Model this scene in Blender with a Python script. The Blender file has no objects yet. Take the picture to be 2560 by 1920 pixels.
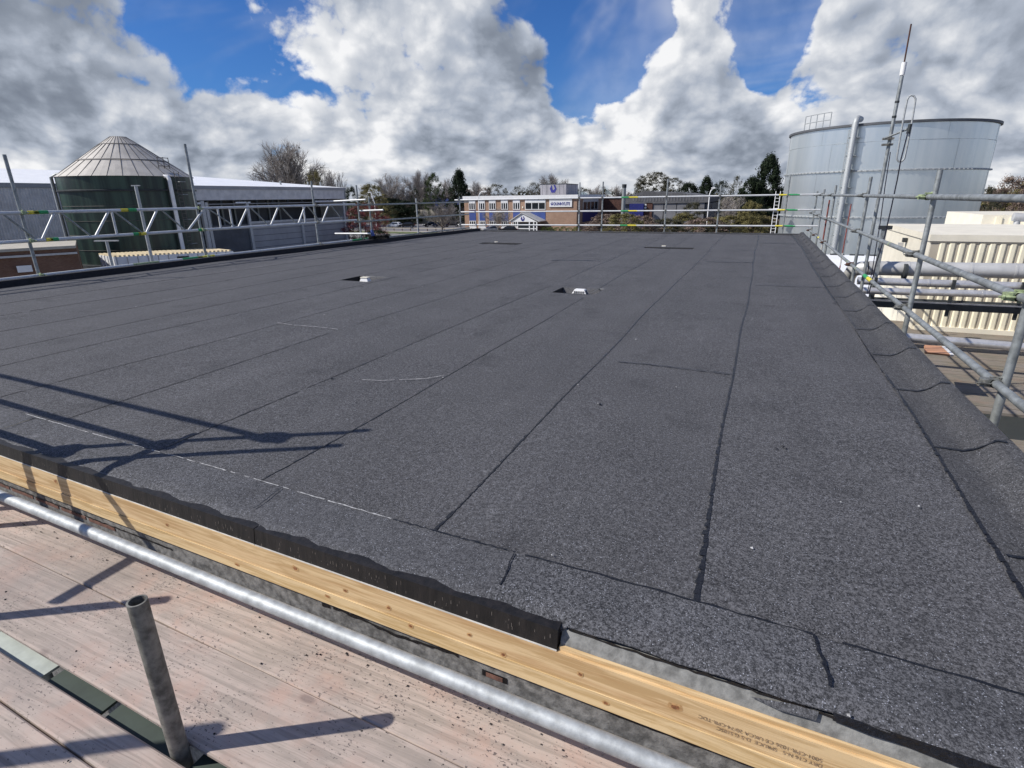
import bpy, math, random
import numpy as np
from mathutils import Vector, Matrix
random.seed(7)
RND = random.Random(11)
scene = bpy.context.scene
COL = scene.collection
# ------------------------------------------------------------------ camera
RM = np.array([[0.91615476, 0.11794828, -0.38307787], [0.40061793, -0.30014751, 0.8656886], [-0.01287339, -0.9465726, -0.32223376]])
FPX = 1370.0
CH = 1.2            # camera height above the felt roof
cam = bpy.data.cameras.new('camera'); co = bpy.data.objects.new('camera', cam); COL.objects.link(co)
m = Matrix.Identity(4)
rr, uu, bb = RM @ [1, 0, 0], RM @ [0, -1, 0], RM @ [0, 0, -1]
for i in range(3):
    m[i][0], m[i][1], m[i][2] = rr[i], uu[i], bb[i]
m[2][3] = CH
co.matrix_world = m
cam.lens = FPX / 2560 * 36; cam.sensor_width = 36; cam.clip_start = 0.05; cam.clip_end = 3000
scene.camera = co
def wray(px, py):
    v = RM @ np.array([px - 1280, py - 960, FPX]); return v
def onz(px, py, z): d = wray(px, py); t = (z - CH) / d[2]; return Vector((d[0] * t, d[1] * t, z))
def ony(px, py, y): d = wray(px, py); t = y / d[1]; return Vector((d[0] * t, y, CH + d[2] * t))
def onx(px, py, x): d = wray(px, py); t = x / d[0]; return Vector((x, d[1] * t, CH + d[2] * t))
def ond(px, py, D): d = wray(px, py) / FPX; return Vector((d[0] * D, d[1] * D, CH + d[2] * D))
# ------------------------------------------------------------------ light
SUN_EL = math.radians(41.6)
sx, sy = -0.848, -0.53
SUN = Vector((sx * math.cos(SUN_EL), sy * math.cos(SUN_EL), math.sin(SUN_EL))).normalized()
sl = bpy.data.lights.new('sun', 'SUN'); sl.energy = 5.0; sl.angle = math.radians(0.53); sl.color = (1, 0.95, 0.88)
so = bpy.data.objects.new('sun', sl); COL.objects.link(so)
so.rotation_euler = SUN.to_track_quat('Z', 'Y').to_euler(); so.location = (-20, -15, 30)
vs = scene.view_settings; scene.display_settings.display_device = 'sRGB'
vs.view_transform = 'Standard'; vs.look = 'None'; vs.gamma = 1; vs.exposure = 0.0; vs.use_curve_mapping = False
scene.render.engine = 'CYCLES'
scene.cycles.max_bounces = 6

class NT:
    """tiny node helper"""
    def __init__(s, tree): s.t = tree; s.n = tree.nodes; s.l = tree.links
    def add(s, typ, ins=None, **kw):
        nd = s.n.new(typ)
        for k, v in kw.items(): setattr(nd, k, v)
        if ins:
            for k, v in ins.items(): s.set(nd, k, v)
        return nd
    def set(s, nd, k, v):
        sock = nd.inputs[k]
        if hasattr(v, 'is_output') or isinstance(v, bpy.types.NodeSocket): s.l.new(v, sock)
        elif isinstance(v, bpy.types.Node): s.l.new(v.outputs[0], sock)
        else: sock.default_value = v
    def math(s, op, a, b=0.0, c=0.0, clamp=False):
        nd = s.n.new('ShaderNodeMath'); nd.operation = op; nd.use_clamp = clamp
        s.set(nd, 0, a); s.set(nd, 1, b)
        if len(nd.inputs) > 2: s.set(nd, 2, c)
        return nd.outputs[0]
    def vmath(s, op, a, b=None):
        nd = s.n.new('ShaderNodeVectorMath'); nd.operation = op; s.set(nd, 0, a)
        if b is not None: s.set(nd, 1, b)
        return nd.outputs['Value'] if op in ('DOT_PRODUCT', 'LENGTH') else nd.outputs[0]
    def mrange(s, v, a, b, c=0.0, d=1.0, smooth=True):
        nd = s.n.new('ShaderNodeMapRange'); nd.interpolation_type = 'SMOOTHSTEP' if smooth else 'LINEAR'; nd.clamp = True
        s.set(nd, 0, v); s.set(nd, 1, a); s.set(nd, 2, b); s.set(nd, 3, c); s.set(nd, 4, d); return nd.outputs[0]
    def mix(s, f, a, b, typ='MIX'):
        nd = s.n.new('ShaderNodeMix'); nd.data_type = 'RGBA'; nd.blend_type = typ
        s.set(nd, 0, f)
        for k, v in ((6, a), (7, b)):
            if isinstance(v, (tuple, list)) and len(v) == 3: v = (*v, 1)
            s.set(nd, k, v)
        return nd.outputs[2]
    def noise(s, vec, scale, detail=4, rough=0.5, dist=0.0, fac=True):
        nd = s.n.new('ShaderNodeTexNoise'); s.set(nd, 'Vector', vec); s.set(nd, 'Scale', scale)
        nd.inputs['Detail'].default_value = detail; nd.inputs['Roughness'].default_value = rough; nd.inputs['Distortion'].default_value = dist
        return nd.outputs[0] if fac else nd.outputs[1]

world = bpy.data.worlds.new('World'); scene.world = world; world.use_nodes = True
def build_world():
    w = NT(world.node_tree); w.n.clear()
    out = w.add('ShaderNodeOutputWorld')
    sky = w.add('ShaderNodeTexSky', sky_type='NISHITA', sun_disc=False, sun_elevation=SUN_EL, sun_rotation=math.atan2(SUN.x, SUN.y), altitude=50, air_density=1.0, dust_density=0.3, ozone_density=2.0)
    bg1 = w.add('ShaderNodeBackground', {'Color': w.mix(1.0, sky.outputs[0], (0.30, 0.60, 1.10), 'MULTIPLY'), 'Strength': 0.09})
    tc = w.add('ShaderNodeTexCoord'); d = w.vmath('NORMALIZE', tc.outputs['Generated'])
    sep = w.add('ShaderNodeSeparateXYZ', {0: d})
    zz = w.math('MAXIMUM', sep.outputs[2], 0.0)
    # cloud coordinates: direction, with height stretched towards the horizon (log), so banks get lower and more layered
    lz_ = w.math('LOGARITHM', w.math('ADD', zz, 0.09), 2.718)
    vec = w.add('ShaderNodeCombineXYZ', {0: sep.outputs[0], 1: sep.outputs[1], 2: w.math('ADD', w.math('MULTIPLY', lz_, 0.16), w.math('MULTIPLY', zz, 0.55))}).outputs[0]
    warp = w.vmath('SUBTRACT', w.noise(vec, 3.5, 2, 0.5, fac=False), (0.5, 0.5, 0.5))
    def scaled(v, k):
        n_ = w.add('ShaderNodeVectorMath', {0: v}, operation='SCALE'); n_.inputs['Scale'].default_value = k; return n_.outputs[0]
    pw = w.vmath('ADD', vec, scaled(warp, 0.07))
    dw = w.vmath('NORMALIZE', w.vmath('ADD', d, scaled(warp, 0.22)))
    low = w.mrange(zz, 0.04, 0.24, 1.0, 0.0)
    def noise_at(pos, scale, det):
        n_ = w.add('ShaderNodeTexNoise', {'Vector': pos, 'Scale': scale}); n_.inputs['Detail'].default_value = det; n_.inputs['Roughness'].default_value = 0.60; n_.inputs['Lacunarity'].default_value = 2.1
        return n_.outputs[0]
    def vor(pos, scale):
        v_ = w.add('ShaderNodeTexVoronoi', {'Vector': pos, 'Scale': scale}, feature='F1')
        v_.inputs['Detail'].default_value = 2.0; v_.inputs['Roughness'].default_value = 0.52; v_.inputs['Lacunarity'].default_value = 2.3
        return w.math('SUBTRACT', 0.62, v_.outputs[0])
    sc_l = w.math('ADD', 1.0, w.math('MULTIPLY', low, 0.0))
    f0 = noise_at(pw, 5.0, 7.0)
    off = Vector((-0.014, -0.010, 0.030))
    p1 = w.vmath('ADD', pw, tuple(off))
    f1 = noise_at(p1, 5.0, 3.0)
    v0 = vor(w.vmath('ADD', w.vmath('MULTIPLY', pw, (1, 1, 1.3)), scaled(w.vmath('SUBTRACT', w.noise(pw, 20.0, 3, 0.6, fac=False), (0.5, 0.5, 0.5)), 0.030)), 12.0)
    def blobs(lst):
        tot = None
        for px, py, r, a in lst:
            b = wray(px, py); b = b / np.linalg.norm(b)
            v = w.mrange(w.vmath('DOT_PRODUCT', dw, tuple(b)), math.cos(r / 1370.0 * 1.4), math.cos(r / 1370.0 * 0.2), 0.0, a)
            tot = v if tot is None else w.math('ADD', tot, v)
        return tot
    cover = blobs(COVER); bright = blobs(BRIGHT)
    hz = w.mrange(zz, 0.03, 0.30, 0.26, 0.0)
    dens = w.math('ADD', w.math('ADD', w.math('ADD', w.math('MULTIPLY', f0, 1.5), w.math('MULTIPLY', v0, 0.32)), cover), w.math('ADD', hz, -0.76))
    alpha = w.mrange(dens, -0.06, 0.12)
    wisp = w.mrange(w.noise(w.vmath('MULTIPLY', vec, (1, 1, 2.0)), 2.3, 4, 0.6, 1.0), 0.42, 0.85, 0.0, 0.6)
    alpha = w.math('MAXIMUM', alpha, wisp)
    rel = w.math('MULTIPLY', w.math('SUBTRACT', f0, f1), 3.3)
    edge = w.mrange(dens, 0.0, 0.22, 0.20, -0.02)
    lum = w.math('ADD', w.math('ADD', w.math('ADD', rel, 0.64), bright), w.math('ADD', edge, w.math('MULTIPLY', v0, 0.85)))
    lum = w.math('ADD', lum, w.math('MULTIPLY', w.math('SUBTRACT', f1, 0.5), -0.9))
    lum = w.math('ADD', lum, w.mrange(zz, 0.0, 0.17, 0.17, 0.0))
    lum = w.mrange(lum, -0.66, 1.02, 0.0, 1.0, smooth=False)
    ramp = w.add('ShaderNodeValToRGB', {0: lum}); cr = ramp.color_ramp; cr.interpolation = 'LINEAR'
    cr.elements[0].position = 0.0; cr.elements[0].color = (0.185, 0.215, 0.275, 1)
    cr.elements[1].position = 1.0; cr.elements[1].color = (0.97, 0.975, 0.99, 1)
    for ps, cc in ((0.25, (0.265, 0.305, 0.375, 1)), (0.5, (0.44, 0.49, 0.58, 1)), (0.75, (0.68, 0.71, 0.765, 1))):
        e = cr.elements.new(ps); e.color = cc
    bg2 = w.add('ShaderNodeBackground', {'Color': ramp.outputs[0], 'Strength': 0.95})
    mx = w.add('ShaderNodeMixShader', {0: alpha, 1: bg1.outputs[0], 2: bg2.outputs[0]})
    w.l.new(mx.outputs[0], out.inputs[0])
# (pixel column, pixel row, radius, amount): where the photograph's big clouds and gaps stand in the sky
COVER = [(500, 40, 100, -.32), (560, 120, 70, -.20), (680, 190, 80, -.16), (640, 260, 60, -.08), (1480, 70, 120, -.40), (1430, 210, 90, -.32), (1540, 150, 80, -.26), (1400, 290, 50, -.14), (1965, 40, 70, -.34), (1930, 110, 45, -.14), (2050, 230, 50, -.16),
         (200, 120, 300, .20), (1080, 160, 320, .20), (1760, 240, 190, .22), (1700, 60, 80, .16), (2420, 180, 330, .20), (1500, 420, 260, .12), (500, 380, 400, .10), (1060, 40, 150, .16), (2250, 60, 120, .10)]
BRIGHT = [(1690, 80, 110, .28), (1600, 290, 110, .24), (1150, 260, 90, .18), (800, 230, 190, .14), (1440, 400, 200, .16), (2020, 150, 70, .25), (350, 250, 180, .14), (1000, 60, 160, .12), (2250, 60, 150, .10), (60, 230, 120, .12),
          (260, 100, 230, -.52), (1330, 110, 120, -.45), (1230, 290, 140, -.38), (1880, 280, 130, -.40), (2450, 250, 220, -.22), (100, 330, 100, -.2), (480, 350, 100, -.2)]
build_world()
world.cycles.sampling_method = 'NONE'

# ------------------------------------------------------------------ materials
MATS = {}
def new_mat(name):
    mt = bpy.data.materials.new(name); mt.use_nodes = True; nt = NT(mt.node_tree)
    b = nt.n['Principled BSDF']; MATS[name] = mt; return mt, nt, b
def bump(nt, b, h, strength=0.3, dist=0.01):
    bp = nt.add('ShaderNodeBump', {'Height': h, 'Strength': strength, 'Distance': dist}); nt.set(b, 'Normal', bp.outputs[0])
def simple(name, col, rough=0.6, metal=0.0, var=0.15, scale=3.0, bmp=0.0, coord=None, spec=0.5):
    mt, nt, b = new_mat(name)
    tc = nt.add('ShaderNodeTexCoord').outputs['Object']
    if coord: tc = nt.add('ShaderNodeMapping', {'Vector': tc, 'Scale': coord}).outputs[0]
    n = nt.noise(tc, scale, 5, 0.6)
    dark = tuple(c * (1 - var) for c in col); lite = tuple(min(1, c * (1 + var)) for c in col)
    nt.set(b, 'Base Color', nt.mix(nt.mrange(n, 0.3, 0.7), dark, lite))
    b.inputs['Roughness'].default_value = rough; b.inputs['Metallic'].default_value = metal
    b.inputs['Specular IOR Level'].default_value = spec
    if bmp: bump(nt, b, n, bmp)
    return mt
def felt(name, c0, c1, tint=0.0):
    mt, nt, b = new_mat(name)
    tc = nt.add('ShaderNodeTexCoord').outputs['Object']
    fine = nt.noise(tc, 150, 2, 0.9)
    mid = nt.noise(tc, 62, 4, 0.95)
    blot = nt.noise(tc, 1.3, 5, 0.62)
    lane = nt.noise(nt.add('ShaderNodeMapping', {'Vector': tc, 'Scale': (3.0, 0.25, 1)}).outputs[0], 1.0, 3, 0.5)
    g = nt.math('ADD', nt.math('MULTIPLY', fine, 0.5), nt.math('MULTIPLY', mid, 0.5))
    base = nt.mix(nt.mrange(g, 0.41, 0.62), c0, c1)
    base = nt.mix(nt.mrange(blot, 0.3, 0.72, 0, 0.10), base, tuple(x * 1.5 for x in c1))
    base = nt.mix(nt.mrange(lane, 0.35, 0.7, 0, 0.12), base, tuple(x * 0.55 for x in c0))
    sc = nt.noise(tc, 5.0, 6, 0.8)
    oi = nt.add('ShaderNodeObjectInfo'); hv = nt.mrange(oi.outputs['Random'], 0.0, 1.0, 0.0, 0.40, smooth=False)
    base = nt.mix(hv, base, tuple(x * 0.45 for x in c1))
    base = nt.mix(nt.mrange(sc, 0.60, 0.74, 0, 0.42), base, tuple(x * 1.7 for x in c1))
    st_ = nt.noise(nt.add('ShaderNodeMapping', {'Vector': tc, 'Scale': (14, 1.6, 1), 'Rotation': (0, 0, 0.5)}).outputs[0], 1.0, 5, 0.7)
    base = nt.mix(nt.mrange(st_, 0.62, 0.72, 0, 0.22), base, tuple(x * 1.6 for x in c1))
    dk = nt.noise(tc, 2.3, 4, 0.6); base = nt.mix(nt.mrange(dk, 0.56, 0.72, 0, 0.30), base, c0)
    vo = nt.add('ShaderNodeTexVoronoi', {'Vector': tc, 'Scale': 120.0})
    sp = nt.math('MULTIPLY', nt.mrange(vo.outputs[0], 0.24, 0.12), nt.mrange(nt.noise(tc, 33, 2, 0.5), 0.46, 0.56))
    base = nt.mix(nt.math('MULTIPLY', sp, 0.75), base, (0.42, 0.44, 0.50))
    nt.set(b, 'Base Color', base); b.inputs['Roughness'].default_value = 0.78; b.inputs['Specular IOR Level'].default_value = 0.35
    bump(nt, b, g, 0.8, 0.006)
    return mt
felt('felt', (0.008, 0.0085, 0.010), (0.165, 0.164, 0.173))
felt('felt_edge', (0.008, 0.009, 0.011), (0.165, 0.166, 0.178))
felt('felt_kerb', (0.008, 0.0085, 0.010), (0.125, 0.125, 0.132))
simple('bitumen', (0.006, 0.006, 0.008), 0.35, 0, 0.5, 60, 0.6)
simple('kerb_shade', (0.012, 0.012, 0.016), 0.85, 0, 0.4, 20)  # left kerb felt, colour darkened to carry the shade on its inner face
simple('chalk', (0.36, 0.36, 0.36), 0.9, 0, 0.5, 60)
simple('black_dpc', (0.008, 0.0065, 0.006), 0.55, 0, 0.8, 1.0, 0.3, coord=(30, 30, 5))
simple('scratch_grey', (0.17, 0.15, 0.13), 0.8, 0, 0.5, 40)
simple('white_trim', (0.62, 0.60, 0.55), 0.6, 0, 0.2, 20)
simple('galvanised', (0.40, 0.42, 0.425), 0.60, 0.35, 0.22, 22, 0.15)
simple('galv_dull', (0.30, 0.32, 0.32), 0.55, 0.55, 0.3, 14, 0.12)
simple('galv_dirty', (0.19, 0.185, 0.165), 0.62, 0.35, 0.45, 30, 0.2)
simple('coupler', (0.24, 0.24, 0.22), 0.5, 0.6, 0.4, 40, 0.2)
simple('coupler_green', (0.30, 0.36, 0.20), 0.6, 0.1, 0.4, 40)
simple('coupler_rust', (0.10, 0.045, 0.03), 0.8, 0.1, 0.4, 40)
simple('tape_green', (0.03, 0.30, 0.10), 0.5, 0, 0.2, 30)
simple('tape_yellow', (0.70, 0.60, 0.06), 0.5, 0, 0.15, 30)
simple('green_ply', (0.045, 0.062, 0.052), 0.7, 0, 0.2, 6)
simple('pale_ply', (0.42, 0.46, 0.43), 0.7, 0, 0.15, 9)
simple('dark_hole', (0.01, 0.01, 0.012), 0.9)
simple('old_grey_felt', (0.20, 0.20, 0.19), 0.9, 0, 0.35, 30, 0.4)
simple('wall_felt', (0.165, 0.162, 0.155), 0.9, 0, 0.5, 26, 0.6)
simple('brick_piece', (0.15, 0.075, 0.055), 0.9, 0, 0.35, 25, 0.3)
simple('asphalt', (0.15, 0.145, 0.15), 0.9, 0, 0.2, 0.6)
simple('ground_dirt', (0.11, 0.10, 0.07), 0.95, 0, 0.35, 0.1)
simple('yard_concrete', (0.20, 0.20, 0.19), 0.9, 0, 0.2, 0.4)
simple('grass', (0.10, 0.12, 0.04), 0.9, 0, 0.4, 0.8)
simple('path_paving', (0.34, 0.31, 0.28), 0.9, 0, 0.15, 0.7)
simple('paint_white', (0.80, 0.80, 0.79), 0.5, 0, 0.05, 2)
simple('lettering_blue', (0.03, 0.03, 0.22), 0.5)
simple('blue_panel', (0.05, 0.085, 0.27), 0.5, 0, 0.1, 1)
simple('blue_dark', (0.012, 0.017, 0.14), 0.5)
simple('grey_clad', (0.72, 0.69, 0.66), 0.6, 0, 0.12, 1.2)
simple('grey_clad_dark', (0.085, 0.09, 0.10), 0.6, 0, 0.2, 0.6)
simple('grey_panel', (0.36, 0.355, 0.355), 0.6, 0, 0.1, 0.5)
simple('roof_white', (0.86, 0.87, 0.88), 0.45, 0, 0.04, 0.6)
simple('cream', (0.78, 0.73, 0.60), 0.5, 0, 0.06, 2)
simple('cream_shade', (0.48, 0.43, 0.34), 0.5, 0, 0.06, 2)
simple('cream_rib', (0.84, 0.78, 0.60), 0.5, 0, 0.05, 2)
simple('lagging', (0.50, 0.50, 0.49), 0.5, 0.25, 0.1, 4)
simple('bright_pipe', (0.62, 0.61, 0.60), 0.35, 0.55, 0.15, 6)
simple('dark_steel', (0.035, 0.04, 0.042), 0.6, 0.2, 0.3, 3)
simple('orange_board', (0.55, 0.28, 0.16), 0.8, 0, 0.1, 8)
simple('silo_roof', (0.50, 0.47, 0.42), 0.6, 0.1, 0.12, 1.0)
simple('silo_seam', (0.13, 0.12, 0.11), 0.7, 0.1, 0.2, 1.0)
simple('tan_concrete', (0.42, 0.39, 0.33), 0.9, 0, 0.15, 2)
simple('cabin_roof', (0.62, 0.52, 0.34), 0.8, 0, 0.2, 2)
simple('cabin_white', (0.72, 0.73, 0.74), 0.6, 0, 0.06, 2)
simple('grey_concrete', (0.30, 0.29, 0.31), 0.9, 0, 0.25, 0.8, coord=(2, 2, 0.2))
simple('tyre', (0.015, 0.015, 0.016), 0.85)
simple('rim', (0.35, 0.36, 0.37), 0.35, 0.8)
simple('car_black', (0.012, 0.013, 0.018), 0.12, 0.0, 0.1)
simple('car_white', (0.72, 0.73, 0.74), 0.15)
simple('car_silver', (0.35, 0.37, 0.40), 0.2, 0.4)
simple('car_navy', (0.015, 0.025, 0.06), 0.12)
simple('car_glass', (0.02, 0.025, 0.03), 0.05)
simple('lamp_lens', (0.75, 0.75, 0.72), 0.1)
simple('tail_red', (0.35, 0.01, 0.01), 0.2)
simple('cable', (0.012, 0.012, 0.03), 0.5)
simple('rust_red', (0.20, 0.05, 0.04), 0.8, 0, 0.4, 10)
simple('bark', (0.15, 0.13, 0.115), 0.95, 0, 0.3, 2)
simple('bark_pale', (0.25, 0.22, 0.19), 0.95, 0, 0.3, 2)
simple('dark_brick', (0.085, 0.04, 0.03), 0.9, 0, 0.4, 3)
def leafmat(name, col, v=0.5):
    mt, nt, b = new_mat(name)
    tc = nt.add('ShaderNodeTexCoord').outputs['Object']
    n = nt.noise(tc, 1.1, 5, 0.7); n2 = nt.noise(tc, 9, 2, 0.6)
    q = nt.math('ADD', nt.math('MULTIPLY', n, 0.6), nt.math('MULTIPLY', n2, 0.4))
    nt.set(b, 'Base Color', nt.mix(nt.mrange(q, 0.35, 0.65), tuple(c * (1 - v) for c in col), tuple(c * (1 + v) for c in col)))
    b.inputs['Roughness'].default_value = 0.75; b.inputs['Specular IOR Level'].default_value = 0.2
leafmat('leaf_dark', (0.014, 0.024, 0.010)); leafmat('leaf_green', (0.045, 0.065, 0.022)); leafmat('leaf_olive', (0.17, 0.15, 0.06))
leafmat('leaf_red', (0.20, 0.06, 0.06)); leafmat('leaf_brown', (0.20, 0.15, 0.12)); leafmat('leaf_pale', (0.62, 0.58, 0.48), 0.2)
leafmat('leaf_hedge', (0.12, 0.15, 0.03)); leafmat('leaf_dusk', (0.075, 0.072, 0.045)); leafmat('twig', (0.29, 0.265, 0.245), 0.3)
def wood(name, c0, c1, rough, weather=False):
    mt, nt, b = new_mat(name)
    tc = nt.add('ShaderNodeTexCoord').outputs['Object']
    wob = nt.noise(tc, 2.2, 2, 0.5, fac=False)
    tcw = nt.vmath('ADD', tc, nt.vmath('MULTIPLY', wob, (0.0, 0.022, 0.022)))
    mp = nt.add('ShaderNodeMapping', {'Vector': tcw, 'Scale': (1.1, 30, 30)}).outputs[0]
    g = nt.noise(mp, 1.6, 6, 0.66, 0.8)
    base = nt.mix(nt.mrange(g, 0.38, 0.60), c0, c1)
    mp2 = nt.add('ShaderNodeMapping', {'Vector': tcw, 'Scale': (0.55, 10, 10)}).outputs[0]
    g2 = nt.noise(mp2, 1.3, 4, 0.6, 0.3)
    if not weather:
        base = nt.mix(nt.mrange(g2, 0.55, 0.72, 0, 0.5), base, (c0[0] * 0.75, c0[1] * 0.55, c0[2] * 0.4))
        kv = nt.add('ShaderNodeTexVoronoi', {'Vector': nt.add('ShaderNodeMapping', {'Vector': tc, 'Scale': (3.1, 9.0, 9.0), 'Location': (0.37, 0, 0.4)}).outputs[0], 'Scale': 1.0})
        kv.inputs['Randomness'].default_value = 0.9
        
        
    else:
        blot = nt.noise(tc, 3.5, 5, 0.65)
        base = nt.mix(nt.mrange(blot, 0.45, 0.7, 0, 0.7), base, (c1[0] * 1.0, c1[1] * 0.80, c1[2] * 0.74))
        base = nt.mix(nt.mrange(blot, 0.5, 0.3, 0, 0.35), base, (c0[0] * 0.8, c0[1] * 0.84, c0[2] * 0.82))
        base = nt.mix(nt.mrange(g2, 0.60, 0.70, 0, 0.35), base, (0.17, 0.13, 0.115))
        sp = nt.noise(nt.add('ShaderNodeMapping', {'Vector': tc, 'Scale': (70, 130, 60)}).outputs[0], 1.0, 3, 0.65)
        patch = nt.mrange(nt.noise(tc, 5, 3, 0.6), 0.35, 0.65, 0.65, 0.565)
        base = nt.mix(nt.mrange(nt.math('SUBTRACT', sp, patch), 0.0, 0.04, 0, 0.85), base, (0.085, 0.07, 0.07))
        gr = nt.noise(tc, 1.2, 6, 0.7); base = nt.mix(nt.mrange(gr, 0.42, 0.66, 0, 0.6), base, (0.235, 0.205, 0.185))
        oi = nt.add('ShaderNodeObjectInfo'); base = nt.mix(nt.mrange(oi.outputs['Random'], 0, 1, 0, 0.25, smooth=False), base, (0.24, 0.215, 0.20))
        ln = nt.noise(nt.add('ShaderNodeMapping', {'Vector': tcw, 'Scale': (0.7, 60, 60)}).outputs[0], 1.0, 3, 0.5); base = nt.mix(nt.mrange(ln, 0.63, 0.69, 0, 0.35), base, (0.13, 0.105, 0.09))
        kv = nt.add('ShaderNodeTexVoronoi', {'Vector': nt.add('ShaderNodeMapping', {'Vector': tc, 'Scale': (2.6, 6.5, 6.5)}).outputs[0], 'Scale': 1.0})
        base = nt.mix(nt.mrange(kv.outputs[0], 0.11, 0.05, 0, 0.55), base, (0.16, 0.12, 0.11))
    nt.set(b, 'Base Color', base); b.inputs['Roughness'].default_value = rough
    bump(nt, b, g, 0.12 if not weather else 0.35, 0.004)
wood('pine', (0.50, 0.33, 0.155), (0.70, 0.51, 0.28), 0.65)
wood('pine_low', (0.53, 0.37, 0.175), (0.73, 0.56, 0.32), 0.65)
simple('knot_ring', (0.50, 0.30, 0.13), 0.7, 0, 0.25, 80)
simple('knot', (0.26, 0.11, 0.045), 0.7, 0, 0.4, 120)
wood('board_wood', (0.34, 0.285, 0.245), (0.49, 0.405, 0.35), 0.9, True)
wood('deck_wood', (0.13, 0.115, 0.085), (0.24, 0.21, 0.16), 0.85, True)
def brickmat(name, c1, c2, mortar, scale=1.0):
    mt, nt, b = new_mat(name)
    tc = nt.add('ShaderNodeTexCoord').outputs['Object']
    sp = nt.add('ShaderNodeSeparateXYZ', {0: tc})
    cm = nt.add('ShaderNodeCombineXYZ', {0: nt.math('ADD', sp.outputs[0], sp.outputs[1]), 1: sp.outputs[2], 2: 0.0})
    br = nt.add('ShaderNodeTexBrick', {'Vector': cm.outputs[0], 'Color1': (*c1, 1), 'Color2': (*c2, 1), 'Mortar': (*mortar, 1), 'Scale': 1.0, 'Mortar Size': 0.01, 'Brick Width': 0.225 * scale, 'Row Height': 0.075 * scale})
    blot = nt.noise(tc, 0.8, 5, 0.65)
    nt.set(b, 'Base Color', nt.mix(nt.mrange(blot, 0.3, 0.7, 0.0, 0.4), br.outputs[0], tuple(c * 0.6 for c in c1))); b.inputs['Roughness'].default_value = 0.9
brickmat('brick_office', (0.36, 0.20, 0.125), (0.44, 0.26, 0.17), (0.36, 0.31, 0.25))
brickmat('brick_low', (0.16, 0.075, 0.045), (0.22, 0.11, 0.07), (0.16, 0.13, 0.10))
def silo_green():
    mt, nt, b = new_mat('silo_green')
    tc = nt.add('ShaderNodeTexCoord').outputs['Object']
    st = nt.noise(nt.add('ShaderNodeMapping', {'Vector': tc, 'Scale': (1.2, 1.2, 0.06)}).outputs[0], 1.4, 5, 0.6)
    nt.set(b, 'Base Color', nt.mix(nt.mrange(st, 0.35, 0.7), (0.004, 0.014, 0.011), (0.035, 0.070, 0.050)))
    b.inputs['Roughness'].default_value = 0.4
silo_green()
def tank_steel():
    mt, nt, b = new_mat('tank_steel')
    tc = nt.add('ShaderNodeTexCoord').outputs['Object']
    st = nt.noise(nt.add('ShaderNodeMapping', {'Vector': tc, 'Scale': (0.9, 0.9, 0.05)}).outputs[0], 1.3, 4, 0.6)
    sm = nt.noise(tc, 5, 3, 0.6)
    nt.set(b, 'Base Color', nt.mix(nt.mrange(st, 0.3, 0.7), (0.61, 0.66, 0.67), (0.72, 0.75, 0.745)))
    b.inputs['Metallic'].default_value = 0.78
    nt.set(b, 'Roughness', nt.mrange(sm, 0.2, 0.8, 0.30, 0.36));     b.inputs['Anisotropic'].default_value = 0.6; tg = nt.add('ShaderNodeTangent', direction_type='RADIAL', axis='Z'); nt.set(b, 'Tangent', tg.outputs[0])
tank_steel()

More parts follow.
